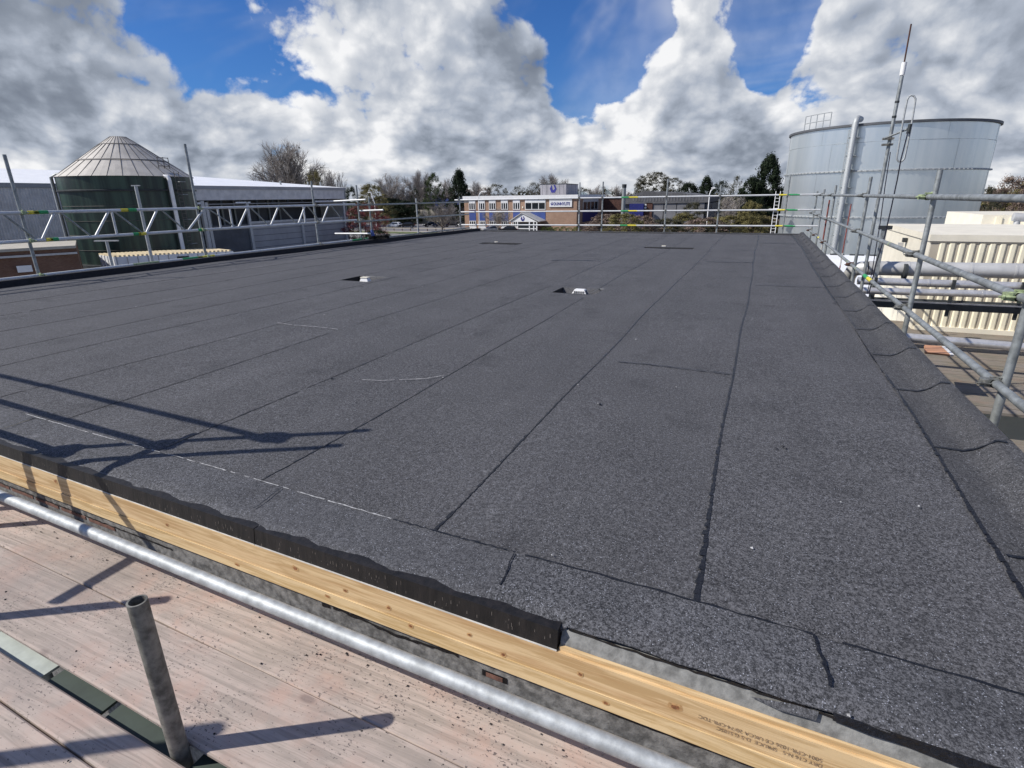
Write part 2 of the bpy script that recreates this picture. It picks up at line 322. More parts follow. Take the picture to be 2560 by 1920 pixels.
# ------------------------------------------------------------------ mesh helpers
class MB:
    def __init__(s): s.v = []; s.f = []
    def add(s, vs, fs):
        o = len(s.v); s.v += [tuple(v) for v in vs]; s.f += [tuple(i + o for i in f) for f in fs]; return s
    def box(s, x0, x1, y0, y1, z0, z1):
        return s.add([(x0, y0, z0), (x1, y0, z0), (x1, y1, z0), (x0, y1, z0), (x0, y0, z1), (x1, y0, z1), (x1, y1, z1), (x0, y1, z1)],
                     [(0, 3, 2, 1), (4, 5, 6, 7), (0, 1, 5, 4), (1, 2, 6, 5), (2, 3, 7, 6), (3, 0, 4, 7)])
    def obox(s, c, ax, ay, az):
        """oriented box: centre and three half-axis vectors"""
        c, ax, ay, az = Vector(c), Vector(ax), Vector(ay), Vector(az)
        vs = [c + i * ax + j * ay + k * az for k in (-1, 1) for i, j in ((-1, -1), (1, -1), (1, 1), (-1, 1))]
        return s.add(vs, [(0, 3, 2, 1), (4, 5, 6, 7), (0, 1, 5, 4), (1, 2, 6, 5), (2, 3, 7, 6), (3, 0, 4, 7)])
    def tube(s, p, q, r, n=12, r2=None, cap=True, hollow=0.0):
        p, q = Vector(p), Vector(q); d = (q - p).normalized(); a = d.orthogonal().normalized(); b = d.cross(a); r2 = r if r2 is None else r2
        vs = []
        for c, rad in ((p, r), (q, r2)):
            for i in range(n):
                t = 2 * math.pi * i / n; vs.append(c + (a * math.cos(t) + b * math.sin(t)) * rad)
        fs = [(i, (i + 1) % n, n + (i + 1) % n, n + i) for i in range(n)]
        if hollow:
            for i in range(n):
                t = 2 * math.pi * i / n; vs.append(q + (a * math.cos(t) + b * math.sin(t)) * (r2 - hollow))
            for i in range(n):
                t = 2 * math.pi * i / n; vs.append(q - d * 0.3 + (a * math.cos(t) + b * math.sin(t)) * (r2 - hollow))
            fs += [(n + i, n + (i + 1) % n, 2 * n + (i + 1) % n, 2 * n + i) for i in range(n)]
            fs += [(2 * n + i, 2 * n + (i + 1) % n, 3 * n + (i + 1) % n, 3 * n + i) for i in range(n)]
            fs.append(tuple(range(3 * n, 4 * n)))
            fs.append(tuple(range(n))[::-1])
        elif cap:
            fs.append(tuple(range(n))[::-1]); fs.append(tuple(range(n, 2 * n)))
        return s.add(vs, fs)
    def path(s, pts, r, n=8):
        pts = [Vector(p) for p in pts]; k = len(pts); vs = []; prev = None
        for i, p in enumerate(pts):
            d = (pts[min(i + 1, k - 1)] - pts[max(i - 1, 0)]).normalized()
            a = d.orthogonal().normalized() if prev is None else (prev - d * prev.dot(d)).normalized()
            prev = a; b = d.cross(a)
            for j in range(n):
                t = 2 * math.pi * j / n; vs.append(p + (a * math.cos(t) + b * math.sin(t)) * r)
        fs = [(i * n + j, i * n + (j + 1) % n, (i + 1) * n + (j + 1) % n, (i + 1) * n + j) for i in range(k - 1) for j in range(n)]
        fs += [tuple(range(n))[::-1], tuple(range((k - 1) * n, k * n))]
        return s.add(vs, fs)
    def lathe(s, cx, cy, prof, n=48, a0=0, a1=2 * math.pi):
        full = abs(a1 - a0 - 2 * math.pi) < 1e-6; m_ = n if full else n + 1; vs = []
        for r, z in prof:
            for i in range(m_):
                t = a0 + (a1 - a0) * i / n; vs.append((cx + r * math.cos(t), cy + r * math.sin(t), z))
        fs = []
        for k in range(len(prof) - 1):
            for i in range(n):
                j = (i + 1) % m_ if full else i + 1
                fs.append((k * m_ + i, k * m_ + j, (k + 1) * m_ + j, (k + 1) * m_ + i))
        return s.add(vs, fs)
    def prism(s, poly, ext):
        """poly: list of Vectors (planar), extruded by ext"""
        n = len(poly); ext = Vector(ext); a = [Vector(p) for p in poly]; b = [p + ext for p in a]
        return s.add(a + b, [tuple(range(n))[::-1], tuple(range(n, 2 * n))] + [(i, (i + 1) % n, n + (i + 1) % n, n + i) for i in range(n)])
    def build(s, name, mat, parent=None, smooth=False, **props):
        me = bpy.data.meshes.new(name); me.from_pydata(s.v, [], s.f)
        if mat: me.materials.append(MATS[mat])
        me.update()
        if smooth:
            me.polygons.foreach_set('use_smooth', [True] * len(me.polygons))
            me.set_sharp_from_angle(angle=math.radians(50))
        return link(name, me, parent, **props)
def link(name, me, parent=None, **props):
    o = bpy.data.objects.new(name, me); COL.objects.link(o)
    if parent is not None:
        o.parent = parent; o.matrix_parent_inverse = Matrix.Translation(-(parent_loc(parent)))
    for k, v in props.items(): o[k] = v
    return o
def parent_loc(p):
    v = Vector(p.location); q = p.parent
    if q is not None and p.type != 'EMPTY': return parent_loc(q) if False else Vector((0, 0, 0))
    return v
def thing(name, label, cat, loc=(0, 0, 0), group=None):
    o = bpy.data.objects.new(name, None); COL.objects.link(o); o.location = loc; o.empty_display_size = 0.2
    o['label'] = label; o['category'] = cat
    if group: o['group'] = group
    return o
def tag(o, label, cat, group=None):
    o['label'] = label; o['category'] = cat
    if group: o['group'] = group
    return o
def copy_tree(root, loc, label, rz=0.0, scale=None):
    r = root.copy(); COL.objects.link(r); r.location = loc; r.rotation_euler = (0, 0, rz); r['label'] = label
    if scale: r.scale = scale
    for ch in list(root.children):
        c = ch.copy(); COL.objects.link(c); c.parent = r
        for g in list(ch.children):
            d = g.copy(); COL.objects.link(d); d.parent = c
    return r
def tube_obj(name, p, q, r, mat, parent, n=12, **kw):
    return MB().tube(p, q, r, n, **kw).build(name, mat, parent, smooth=True)

G = -6.2
# ------------------------------------------------------------------ ground
g = MB().add([(-1500, -300, G - .02), (1500, -300, G - .02), (1500, 2500, G - .02), (-1500, 2500, G - .02)], [(0, 1, 2, 3)]); g.build('ground', 'ground_dirt', kind='structure')
g = MB().add([(-120, 20, G), (60, 20, G), (60, 117, G), (-120, 117, G)], [(0, 1, 2, 3)]); g.build('yard', 'yard_concrete', kind='structure')
g = MB().add([(-150, 117.2, G + .01), (-38, 117.2, G + .01), (-38, 119.0, G + .01), (-64, 119.0, G + .01), (-64, 152, G + .01), (-150, 152, G + .01)], [(0, 1, 2, 3, 4, 5)]); g.build('car_park', 'asphalt', kind='structure')
g = MB().add([(-125, 104, G + .004), (-50, 104, G + .004), (-50, 116.9, G + .004), (-125, 116.9, G + .004)], [(0, 1, 2, 3)]); g.build('path', 'path_paving', kind='structure')
g = MB().add([(-122, 107, G + .012), (-66, 107, G + .012), (-66, 113.5, G + .012), (-122, 113.5, G + .012)], [(0, 1, 2, 3)]); g.build('lawn', 'grass', kind='structure')

# ------------------------------------------------------------------ the felted roof building
SL = -0.033
def E(x): return 1.232 + SL * x
roof = thing('flat_roof_building', 'building whose wide flat roof is covered in dark grey mineral felt, filling the foreground', 'building', (-4, 10, 0))
XL = lambda y: -10.35 if y < 8 else -10.35 + (y - 8) / 11.3 * 0.55
YF = 19.3
seams = [-9.62, -8.68, -7.74, -6.82, -5.95, -5.30, -4.40, -3.60, -2.66, -1.93, -1.02, -0.05, 0.90]
# drainage sumps: x0,x1,y0,y1,depth
SUMPS = [(-2.44, -1.85, 6.86, 7.32, .075), (-5.97, -5.44, 6.84, 7.36, .09), (-7.13, -5.95, 13.95, 14.30, .08), (-2.56, -1.40, 13.75, 14.02, .08)]
def undul(x, y): return 0.006 * math.sin(x * 1.3 + 0.4) * math.sin(y * 0.55) + 0.004 * math.sin(x * 3.1 + y * 1.7)
def in_sump(xa, xb, ya, yb):
    xm, ym = (xa + xb) / 2, (ya + yb) / 2
    return any(s[0] < xm < s[1] and s[2] < ym < s[3] for s in SUMPS)
def seamx(k, y):
    # hand-laid seams wander a little
    return seams[k] + 0.012 * math.sin(y * 0.7 + k * 1.9) + 0.006 * math.sin(y * 2.3 + k)
edges = [None] + list(range(len(seams)))
YN = lambda x: E(x) + 0.245      # near perimeter seam
def strip_mesh(xl, xr, y0f, y1, lift):
    """xl,xr: functions of y"""
    mb = MB(); ys = [None]
    yy = set([round(1.0 + 0.35 * i, 3) for i in range(54)] + [s[2] for s in SUMPS] + [s[3] for s in SUMPS])
    yy = sorted(v for v in yy if v < y1 - 0.02); yy.append(y1)
    n = 5; rows = []
    xs_f = [0, .2, .4, .6, .8, 1.0]
    for y in yy:
        a, b = xl(y), xr(y)
        xs = [a + (b - a) * t for t in xs_f]
        for s_ in SUMPS:
            if s_[2] - .01 <= y <= s_[3] + .01:
                pass
        rows.append((y, a, b))
    xcuts = sorted({v for s_ in SUMPS for v in (s_[0], s_[1])})
    def xlist(a, b):
        cuts = [c for c in xcuts if min(xl(7), xl(14)) + .02 < c < max(xr(7), xr(14)) - .02]
        return cuts
    cuts = xlist(0, 0)
    for i in range(len(rows) - 1):
        ya, yb = rows[i][0], rows[i + 1][0]
        def px(y, t): return xl(y) + (xr(y) - xl(y)) * t
        base_t = [0, .25, .5, .75, 1.0]
        # columns as lists of (x at ya, x at yb)
        cols = [(px(ya, t), px(yb, t)) for t in base_t if not any(abs(px((ya + yb) / 2, t) - c) < .06 for c in cuts) or t in (0, 1.0)]
        cols += [(c, c) for c in cuts]; cols.sort(key=lambda q: q[0] + q[1])
        for j in range(len(cols) - 1):
            (a0, a1), (b0, b1) = cols[j], cols[j + 1]
            if in_sump((a0 + a1) / 2, (b0 + b1) / 2, ya, yb): continue
            def pt(x, y):
                yy_ = max(y, y0f(x)); t = (x - xl(y)) / max(1e-6, xr(y) - xl(y))
                return (x, yy_, undul(x, y) + lift * (1 - min(1, max(0, t))))
            if max(ya, yb) <= y0f((a0 + b0) / 2) + 1e-4: continue
            mb.add([pt(a0, ya), pt(b0, ya), pt(b1, yb), pt(a1, yb)], [(0, 1, 2, 3)])
    return mb
LB = [XL] + [(lambda y, k=k: seamx(k, y)) for k in range(len(seams))]
for k in range(len(LB)):
    xr = LB[k + 1] if k + 1 < len(LB) else (lambda y: 1.03)
    mb = strip_mesh(LB[k], xr, lambda x: YN(x) - 0.02, YF, 0.007)
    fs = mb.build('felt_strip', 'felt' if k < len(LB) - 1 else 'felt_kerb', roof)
    # bitumen bleed along the strip's left edge
    if k >= 1:
        wmax = {len(LB) - 2: 0.0085, len(LB) - 1: 0.0085}.get(k, 0.0085)
        rb = MB(); y = YN(seams[k - 1]) ; pts = []
        rnd = random.Random(k)
        seg = 0.022 if k >= len(LB) - 4 else 0.06
        while y < YF - 0.05:
            if not any(s_[0] - .03 < seams[k - 1] < s_[1] + .03 and s_[2] < y < s_[3] for s_ in SUMPS): pts.append(y)
            y += seg * (1 + y / 8)
        gap = 0
        for i in range(len(pts) - 1):
            if rnd.random() < 0.012: gap = rnd.randint(1, 5)
            if gap > 0 and k < len(LB) - 2: gap -= 1; continue
            ya, yb = pts[i], pts[i + 1] + 0.004
            if yb - ya > 1.2: continue
            wl = wmax * rnd.choice((.35, .55, .8, 1.0, 1.3)) * (1 + ya * .05) * (1.5 if (k >= len(LB) - 2 and ya < 2.0) else 1); wr = wmax * rnd.uniform(0.0, .5)
            xa, xb = seamx(k - 1, ya), seamx(k - 1, yb)
            za, zb = undul(xa, ya) + .0095, undul(xb, yb) + .0095
            rb.add([(xa - wl, ya, za - .004), (xa + .003 + wr, ya, za), (xb + .003 + wr, yb, zb), (xb - wl * rnd.uniform(.7, 1), yb, zb - .004)], [(0, 1, 2, 3)])
        rb.build('bitumen_bead', 'bitumen', fs, kind='stuff')
# cross laps (px polyline on roof, white or black)
def ribbon(pts, w, mat, name='bitumen_bead', z=.012, rnd=None, parent=None, gaps=0.0, seg=0.03):
    rnd = rnd or random.Random(3); mb = MB()
    P = [Vector(p) for p in pts]; out = []
    for a, b in zip(P[:-1], P[1:]):
        n = max(1, int((b - a).length / seg))
        for i in range(n): out.append(a.lerp(b, i / n))
    out.append(P[-1]); prev = None
    for i in range(len(out)):
        d = (out[min(i + 1, len(out) - 1)] - out[max(i - 1, 0)]).normalized(); nrm = Vector((-d.y, d.x, 0))
        w1, w2 = w * rnd.uniform(.25, 1), w * rnd.uniform(.1, .8)
        j = rnd.uniform(-.3, .3) * w
        cur = (out[i] + nrm * (w1 + j) + Vector((0, 0, z)), out[i] - nrm * (w2 - j) + Vector((0, 0, z)))
        if prev is not None and rnd.random() >= gaps:
            mb.add([prev[0], cur[0], cur[1], prev[1]], [(0, 1, 2, 3)])
        prev = cur
    if mb.f: return mb.build(name, mat, parent, kind='stuff')
def Z0(px, py): v = onz(px, py, 0); return v + Vector((0, 0, undul(v.x, v.y)))
for pts, w, mat in [([(1535, 905), (1620, 912), (1835, 940)], .005, 'bitumen'), ([(1882, 715), (1960, 716), (2062, 717)], .005, 'bitumen'),
                    ([(1757, 655), (1890, 657)], .008, 'bitumen'), ([(1895, 609), (1985, 610)], .01, 'bitumen'), ([(1375, 651), (1500, 653)], .012, 'bitumen'),
                    ([(690, 809), (730, 816), (795, 822), (845, 828)], .006, 'chalk'), ([(895, 951), (950, 953), (1010, 950), (1060, 948), (1110, 940)], .006, 'chalk'),
                    ([(2190, 700), (2120, 640)], .004, 'chalk')][:7]:
    ribbon([Z0(*p) for p in pts], w * (1 + .30 * Z0(*pts[0]).y) * (.55 if mat == 'chalk' else 1), mat, parent=roof, gaps=.25 if mat == 'chalk' else .05)
# near perimeter strips: capping sheets that roll over the edge
px_breaks = [-11.0, -7.6, -5.2, -3.75, -1.78, -0.66, 0.272, 2.2]
rnd = random.Random(5)
def lip(x): return 0.003 * math.sin(x * 2.1) + 0.003 * math.sin(x * 7.3 + 1) + 0.003 * math.sin(x * 17) + 0.003 * math.sin(x * 41 + math.sin(x * 13) * 2) + 0.002 * math.sin(x * 97)
for a, b in zip(px_breaks[:-1], px_breaks[1:]):
    mb = MB(); n = int((b - a) / 0.022) + 2; lift = .004 if int(a * 10) % 2 else .006
    prof = [(0.0, 1), (0.07, 1), (0.15, 1), (0.20, 1), (0.232, .9), (0.249, .55), (0.252, 0.0)]
    for i in range(n + 1):
        x = a + (b - a) * i / n
        for o, zf in prof:
            drop = -0.020 - 0.003 * math.sin(x * 3.7) * math.sin(x * 1.3) + lip(x) * .7
            if x > -0.4: drop *= 0.25; o = min(o, .242) ; 
            z = (.010 + lift + undul(x, E(x))) if zf == 1 else drop * (1 - zf) + .006
            mb.v.append((x, YN(x) - o - (0.35 * lip(x) if o > .21 else 0), z - (0.003 * math.sin(x * 23 + o * 40) if o > .1 else 0)))
    k = len(prof)
    for i in range(n):
        for j in range(k - 1):
            q = i * k + j; mb.f.append((q, q + 1, q + k + 1, q + k))
    mb.build('edge_sheet', 'felt_edge', roof, smooth=True)
for (xa, xb, w, mat, gp) in [(-3.9, -1.72, .0045, 'chalk', .35), (-1.72, -1.2, .0045, 'chalk', .3), (-1.2, -.98, .006, 'bitumen', .1), (-1.0, -.66, .006, 'bitumen', .15), (-.66, .27, .007, 'bitumen', .03), (.30, 1.3, .007, 'bitumen', .04), (-9.8, -3.9, .006, 'bitumen', .3)]:
    n = 24; ribbon([(q_, YN(q_) + .002, .004 + undul(q_, E(q_))) for q_ in [xa + (xb - xa) * i / n for i in range(n + 1)]], w, mat, parent=roof, gaps=gp, z=.013)
for x in px_breaks[2:-1]:
    uz = undul(x, E(x)) + .006; ribbon([(x, YN(x) + .0, uz), (x + .006, YN(x) - .06, uz), (x + .020, YN(x) - .12, uz), (x + .024, YN(x) - .18, uz)], .007 if x > 0 else .004, 'bitumen', parent=roof, gaps=.1 if x < 0 else 0, z=.015, seg=.012)
# far edge kerb, left kerb
k = MB()
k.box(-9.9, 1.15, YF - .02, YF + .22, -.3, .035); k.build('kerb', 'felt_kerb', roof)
for i in range(11):
    x = -9.3 + i * 1.0
    ribbon([(x, YF - .02, .0), (x + .04, YF + .2, .0)], .012, 'bitumen', parent=roof, z=.038)
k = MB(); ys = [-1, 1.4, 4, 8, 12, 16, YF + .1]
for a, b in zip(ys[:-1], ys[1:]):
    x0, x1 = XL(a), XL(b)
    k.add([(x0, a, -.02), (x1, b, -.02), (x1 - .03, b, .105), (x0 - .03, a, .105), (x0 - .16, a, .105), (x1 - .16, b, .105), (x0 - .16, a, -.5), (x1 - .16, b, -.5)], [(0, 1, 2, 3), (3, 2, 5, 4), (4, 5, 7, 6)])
k.build('kerb', 'kerb_shade', roof)
# right kerb: capping sheets ~1 m long that run up a fillet
prof = [(0.90, .008), (1.02, .008), (1.06, .022), (1.105, .07), (1.125, .084), (1.19, .084), (1.20, .06), (1.20, -.25)]
ycuts = [.6, 1.62, 2.13, 3.06, 3.98, 4.86, 5.78, 6.70, 7.60, 8.5, 9.5, 10.5, 11.4, 12.3, 13.2, 14.1, 15.0, 15.9, 16.8, 17.7, 18.5, YF]
for i, (a, b) in enumerate(zip(ycuts[:-1], ycuts[1:])):
    mb = MB(); n = 6; k = len(prof); st = .004
    for j in range(n + 1):
        y = a + (b + .04 - a) * j / n; t = j / n
        for q, (x, z) in enumerate(prof):
            wob = .002 * math.sin(y * 5 + q) if 1 < q < 6 else 0
            mb.v.append((x + (.005 * math.sin(y * 2.7) if q in (4, 5, 6, 7) else 0), y, z + st * t + wob + (.001 * (i % 2))))
    for j in range(n):
        for q in range(k - 1):
            o = j * k + q; mb.f.append((o, o + 1, o + k + 1, o + k))
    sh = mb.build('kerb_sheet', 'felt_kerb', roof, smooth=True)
    if i:
        ribbon([(x + .0, a + (-.015 if q > 2 else 0.0), z + .003) for q, (x, z) in enumerate(prof[:5] + [(1.165, .084)])], .007 * (1 + a * .30), 'bitumen', parent=roof, z=.009, seg=.02)
# sumps
for (x0, x1, y0, y1, dp) in SUMPS:
    s_ = MB(); i = .03; z = -dp; xr_ = x1 - .14; 
    s_.add([(x0, y0, .004), (x1, y0, .004), (x1, y1, .004), (x0, y1, .004), (x0 + .01, y0 + i, z), (xr_, y0 + i, z), (xr_, y1 - i * 2, z), (x0 + .01, y1 - i * 2, z)],
           [(0, 1, 5, 4), (1, 2, 6, 5), (2, 3, 7, 6), (3, 0, 4, 7), (4, 5, 6, 7)])
    s_.build('sump', 'felt', roof)
    (y0 > 10) and MB().add([(x0 + .012, y1 - .004, .006), (x1 - (.0 if y0 > 10 else .2), y1 - .004, .006), (xr_, y1 - i * 2 - .004, z + .004), (x0 + .02, y1 - i * 2 - .004, z + .004)], [(0, 1, 2, 3)]).build('sump_shade', 'dark_hole', roof)  # black sheet on the far wall, painting in the sump's shade
    MB().add([(x0 + .004, y0, .006), (x0 + .004, y1, .006), (x0 + .016, y1 - i * 2, z + .004), (x0 + .016, y0 + i, z + .004)], [(0, 1, 2, 3)]).build('sump_shade', 'dark_hole', roof)  # shade along the left wall, painted as a black sheet
for i, (px, py, w, lab) in enumerate([(1450, 736, .235, 'white slatted leaf guard over the outlet in the nearest roof sump'), (914, 705, .20, 'white leaf guard in the left middle roof sump beside its black hollow'), (1241, 611, .15, 'tiny white outlet guard in the far left roof sump'), (1659, 622, .15, 'tiny white outlet guard in the far right roof sump by the shadow line')]):
    c = onz(px, py, -.06); z0 = -SUMPS[i][4] + .002; h = (.085, .095, .085, .085)[i]
    gd = thing('leaf_guard', lab, 'roof outlet', (c.x, c.y, z0), 'leaf guards over the roof outlets')
    b_ = MB(); hw, hd, tw, td = w / 2, w * .30, w * .28, w * .17
    lo = [(c.x - hw, c.y - hd), (c.x + hw, c.y - hd), (c.x + hw, c.y + hd), (c.x - hw, c.y + hd)]; hi = [(c.x - tw, c.y - td), (c.x + tw, c.y - td), (c.x + tw, c.y + td), (c.x - tw, c.y + td)]
    inner = .82
    b_.add([(*p, z0) for p in lo] + [(*p, z0 + h) for p in hi], [(0, 1, 5, 4), (1, 2, 6, 5), (2, 3, 7, 6), (3, 0, 4, 7), (4, 5, 6, 7)])
    b_.build('cover', 'paint_white', gd)
    if i == 0:
        for r_ in range(2):
            for q in range(5):
                t = .25 + r_ * .35; zz = z0 + h * t; yy = c.y - hd + (hd - td) * t - .004; fw = hw + (tw - hw) * t
                x = c.x - fw * .7 + q * fw * .35
                MB().obox((x, yy, zz), (fw * .12, 0, 0), (0, .003, 0), (0, .004, .013)).build('slot', 'wall_felt', gd)
        for r_ in range(2):
            t = .3 + .35 * r_; zz = z0 + h * t; xx = c.x + hw + (tw - hw) * t + .002
            MB().obox((xx, c.y, zz), (.003, 0, -.002), (0, hd * .6, 0), (-.006, 0, .012)).build('slot', 'wall_felt', gd)
    else:
        MB().obox((c.x, c.y, z0 + h + .006), (tw * 1.15, 0, 0), (0, td * 1.3, 0), (0, 0, .006)).build('cap', 'cream', gd)
# small scraps on the roof
rnd = random.Random(9); mb = MB()
for (px, py) in [(976, 773), (811, 791), (1380, 1396), (1495, 1013), (1015, 955), (1108, 945), (1445, 965), (1060, 615), (1322, 676), (1056, 717), (340, 768), (450, 700), (2295, 1275), (2100, 1262), (2120, 1800), (1880, 1378), (1690, 970), (1590, 850), (1485, 770)]:
    c = Z0(px, py); r = rnd.uniform(.003, .0065) * (1 + c.y * .16)
    pts = [(c.x + r * rnd.uniform(.6, 1.2) * math.cos(t), c.y + r * rnd.uniform(.5, 1) * math.sin(t), c.z + .012) for t in [0, 1.2, 2.5, 3.6, 5]]
    mb.add(pts + [(c.x, c.y, c.z + .018)], [(i, (i + 1) % 5, 5) for i in range(5)])
o = mb.build('litter', 'chalk', kind='stuff')
mb = MB()
for (px, py) in [(1500, 1014), (1940, 1126), (1962, 1126), (1955, 1122), (830, 950), (1415, 785), (948, 676), (905, 719), (1070, 808), (2085, 760), (1170, 640)]:
    c = Z0(px, py); r = rnd.uniform(.005, .012) * (1 + c.y * .1)
    pts = [(c.x + r * rnd.uniform(.6, 1.6) * math.cos(t), c.y + r * rnd.uniform(.5, 1) * math.sin(t), c.z + .012) for t in [0, 1.2, 2.5, 3.6, 5]]
    mb.add(pts + [(c.x, c.y, c.z + .017)], [(i, (i + 1) % 5, 5) for i in range(5)])
mb.build('bitumen_crumbs', 'bitumen', kind='stuff')
# --- near edge: dpc, timbers, wall (all follow the slanted edge line)
def run(xa, xb, off0, off1, z0, z1, name, mat, tilt=0.0, parent=roof, **pr):
    """box along the edge between offsets off0<off1 from E(x)"""
    mb = MB(); n = max(2, int((xb - xa) / .5))
    for i in range(n + 1):
        x = xa + (xb - xa) * i / n; e = E(x)
        mb.v += [(x, e + off0, z0), (x, e + off0 + tilt, z1), (x, e + off1, z1), (x, e + off1, z0)]
    for i in range(n):
        for j in range(4):
            q = i * 4; mb.f.append((q + j, q + 4 + j, q + 4 + (j + 1) % 4, q + (j + 1) % 4))
    mb.f += [(3, 2, 1, 0), (n * 4, n * 4 + 1, n * 4 + 2, n * 4 + 3)]
    return mb.build(name, mat, parent, **pr)
X0, X1 = -4.6, 2.0
run(X0, -1.66, -.030, .02, -.066, .002, 'upstand_board', 'black_dpc', .008)
ub = run(-1.655, -.405, -.031, .02, -.066, .002, 'upstand_board', 'black_dpc', .008)
run(-1.655, -.405, -.0335, -.031, -.0665, -.0625, 'edge_trim', 'white_trim', parent=ub)
run(X0, -1.66, -.0325, -.030, -.0665, -.0635, 'edge_trim', 'white_trim')
rnd = random.Random(21); mb = MB()
for i in range(170):
    x = rnd.uniform(-3.9, -.42); z = rnd.uniform(-.058, -.012); l = rnd.uniform(.0015, .008); yy = E(x) - .0325 + .008 * (z + .066) / .068
    mb.add([(x, yy, z - l), (x + .0014, yy, z - l), (x + .0012, yy + .001, z + l), (x, yy + .001, z + l)], [(0, 1, 2, 3)])
mb.build('scratches', 'scratch_grey', ub, kind='stuff')
mb = MB(); nn = 30
for i in range(nn + 1):
    x = -.4 + (X1 + .4) * i / nn; mb.v += [(x, E(x) + .03, -.012), (x, E(x) + .008, -.014 + .002 * math.sin(x * 30)), (x, E(x) - .013, -.050 + .003 * math.sin(x * 13)), (x, E(x) - .015, -.09)]
for i in range(nn):
    for j in range(3): mb.f.append((i * 4 + j, i * 4 + j + 1, i * 4 + j + 5, i * 4 + j + 4))
mb.build('underlay', 'old_grey_felt', roof, smooth=True)
run(X0, X1, -.034, .0, -.160, -.0675, 'timber_batten', 'pine')
run(-.40, X1, -.024, .0, -.072, -.054, 'timber_batten', 'pine')
tb = run(X0, X1, -.0375, -.002, -.214, -.1615, 'timber_batten', 'pine_low')
run(X0, X1, -.022, .3, -2.6, -.2145, 'wall', 'wall_felt')
# ragged dark cracks and flaps on the wall felt
def wall_ribbon(xs, zf, w, name, mat, off, rn):
    mb = MB(); prev = None
    x = xs[0]
    while x < xs[1]:
        z = zf(x) + rn.uniform(-.3, .3) * w; a, b_ = w * rn.uniform(.2, 1), w * rn.uniform(.2, 1); cur = ((x, E(x) + off, z + a), (x, E(x) + off, z - b_))
        if prev is not None and rn.random() > .06: mb.add([prev[0], prev[1], cur[1], cur[0]], [(0, 1, 2, 3)])
        prev = cur; x += rn.uniform(.01, .03)
    mb.build(name, mat, roof, kind='stuff')
wall_ribbon((-.8, 1.6), lambda x: -.232 - .018 * x + .006 * math.sin(x * 9), .005, 'crack', 'bitumen', -.0245, rnd)
wall_ribbon((-1.35, -.75), lambda x: -.245 + .008 * math.sin(x * 14), .010, 'crack', 'bitumen', -.0245, rnd)
wall_ribbon((-3.9, -2.2), lambda x: -.262, .006, 'crack', 'bitumen', -.0245, rnd)
for x in (-4.2, -3.96, -3.72, -3.48, -3.24, -3.0, -2.76):
    MB().obox((x, E(x) - .023, -.276), (.106, -.106 * .033, 0), (0, .002, 0), (0, 0, .008)).build('brick', 'brick_piece', roof)
for x in (-.62,):
    MB().obox((x, E(x) - .0225, -.268), (.045, -.0015, 0), (0, .002, 0), (0, 0, .011)).build('hole', 'bitumen', roof); MB().obox((x, E(x) - .0245, -.269), (.030, -.001, 0), (0, .002, 0), (0, 0, .008)).build('brick', 'brick_piece', roof)
for x, z, r1, r2, rr2 in ((-3.05, -.10, .016, .012, 0), (-2.2, -.12, .012, .010, 1), (-1.78, -.19, .014, .008, 2), (-1.45, -.105, .017, .012, 3), (-1.21, -.125, .012, .009, 1), (-1.30, -.178, .013, .008, 2), (-1.02, -.13, .011, .009, 5), (-.93, -.17, .012, .009, 4), (-.70, -.12, .010, .007, 6), (-.58, -.15, .012, .010, 0), (-.33, -.118, .010, .011, 2), (-.06, -.112, .021, .015, 1), (.62, -.10, .012, .009, 3), (-.25, -.185, .012, .007, 4), (1.0, -.12, .014, .011, 1)):
    for sc_k, mt_ in ((1.0, 'knot_ring'), (.55, 'knot')):
        yy_ = E(x) - (.0352 if z > -.16 else .0387) - (.0004 if sc_k < 1 else 0)
        pts = [(x + r1 * sc_k * math.cos(t + .3 * math.sin(3 * t + rr2)), yy_, z + r2 * sc_k * math.sin(t) * (1 + .2 * math.sin(2 * t + rr2))) for t in [q * math.pi / 7 for q in range(14)]]
        MB().add(pts, [tuple(range(14))]).build('knot', mt_, tb)
# kerb felt blacks along the right part of the lip
wall_ribbon((-.38, 1.7), lambda x: -.003 - .004 * max(0, x) + .002 * math.sin(x * 11) - .006, .007, 'bitumen_bead', 'bitumen', .004, rnd)
mb = MB(); prev = None
for i in range(22):
    x = .30 + i * .075; a = .028 * min(1, (x - .3) / .6) - .004; 
    cur = ((x, E(x) + .003, .006), (x, E(x) - .004 - .3 * a - .003 * math.sin(i * 2.1), -.016 - a * .8))
    if prev: mb.add([prev[0], prev[1], cur[1], cur[0]], [(0, 1, 2, 3)])
    prev = cur
mb.build('torn_felt', 'bitumen', roof)
mb = MB(); xc = .205
mb.add([(xc - .09, E(xc) - .004, -.020), (xc - .02, E(xc) - .013, -.026), (xc + .06, E(xc) - .013, -.022), (xc + .065, E(xc) - .001, -.004), (xc + .0, E(xc) + .001, -.008)], [(0, 1, 2, 3, 4)])
mb.build('felt_tab', 'felt_edge', roof)
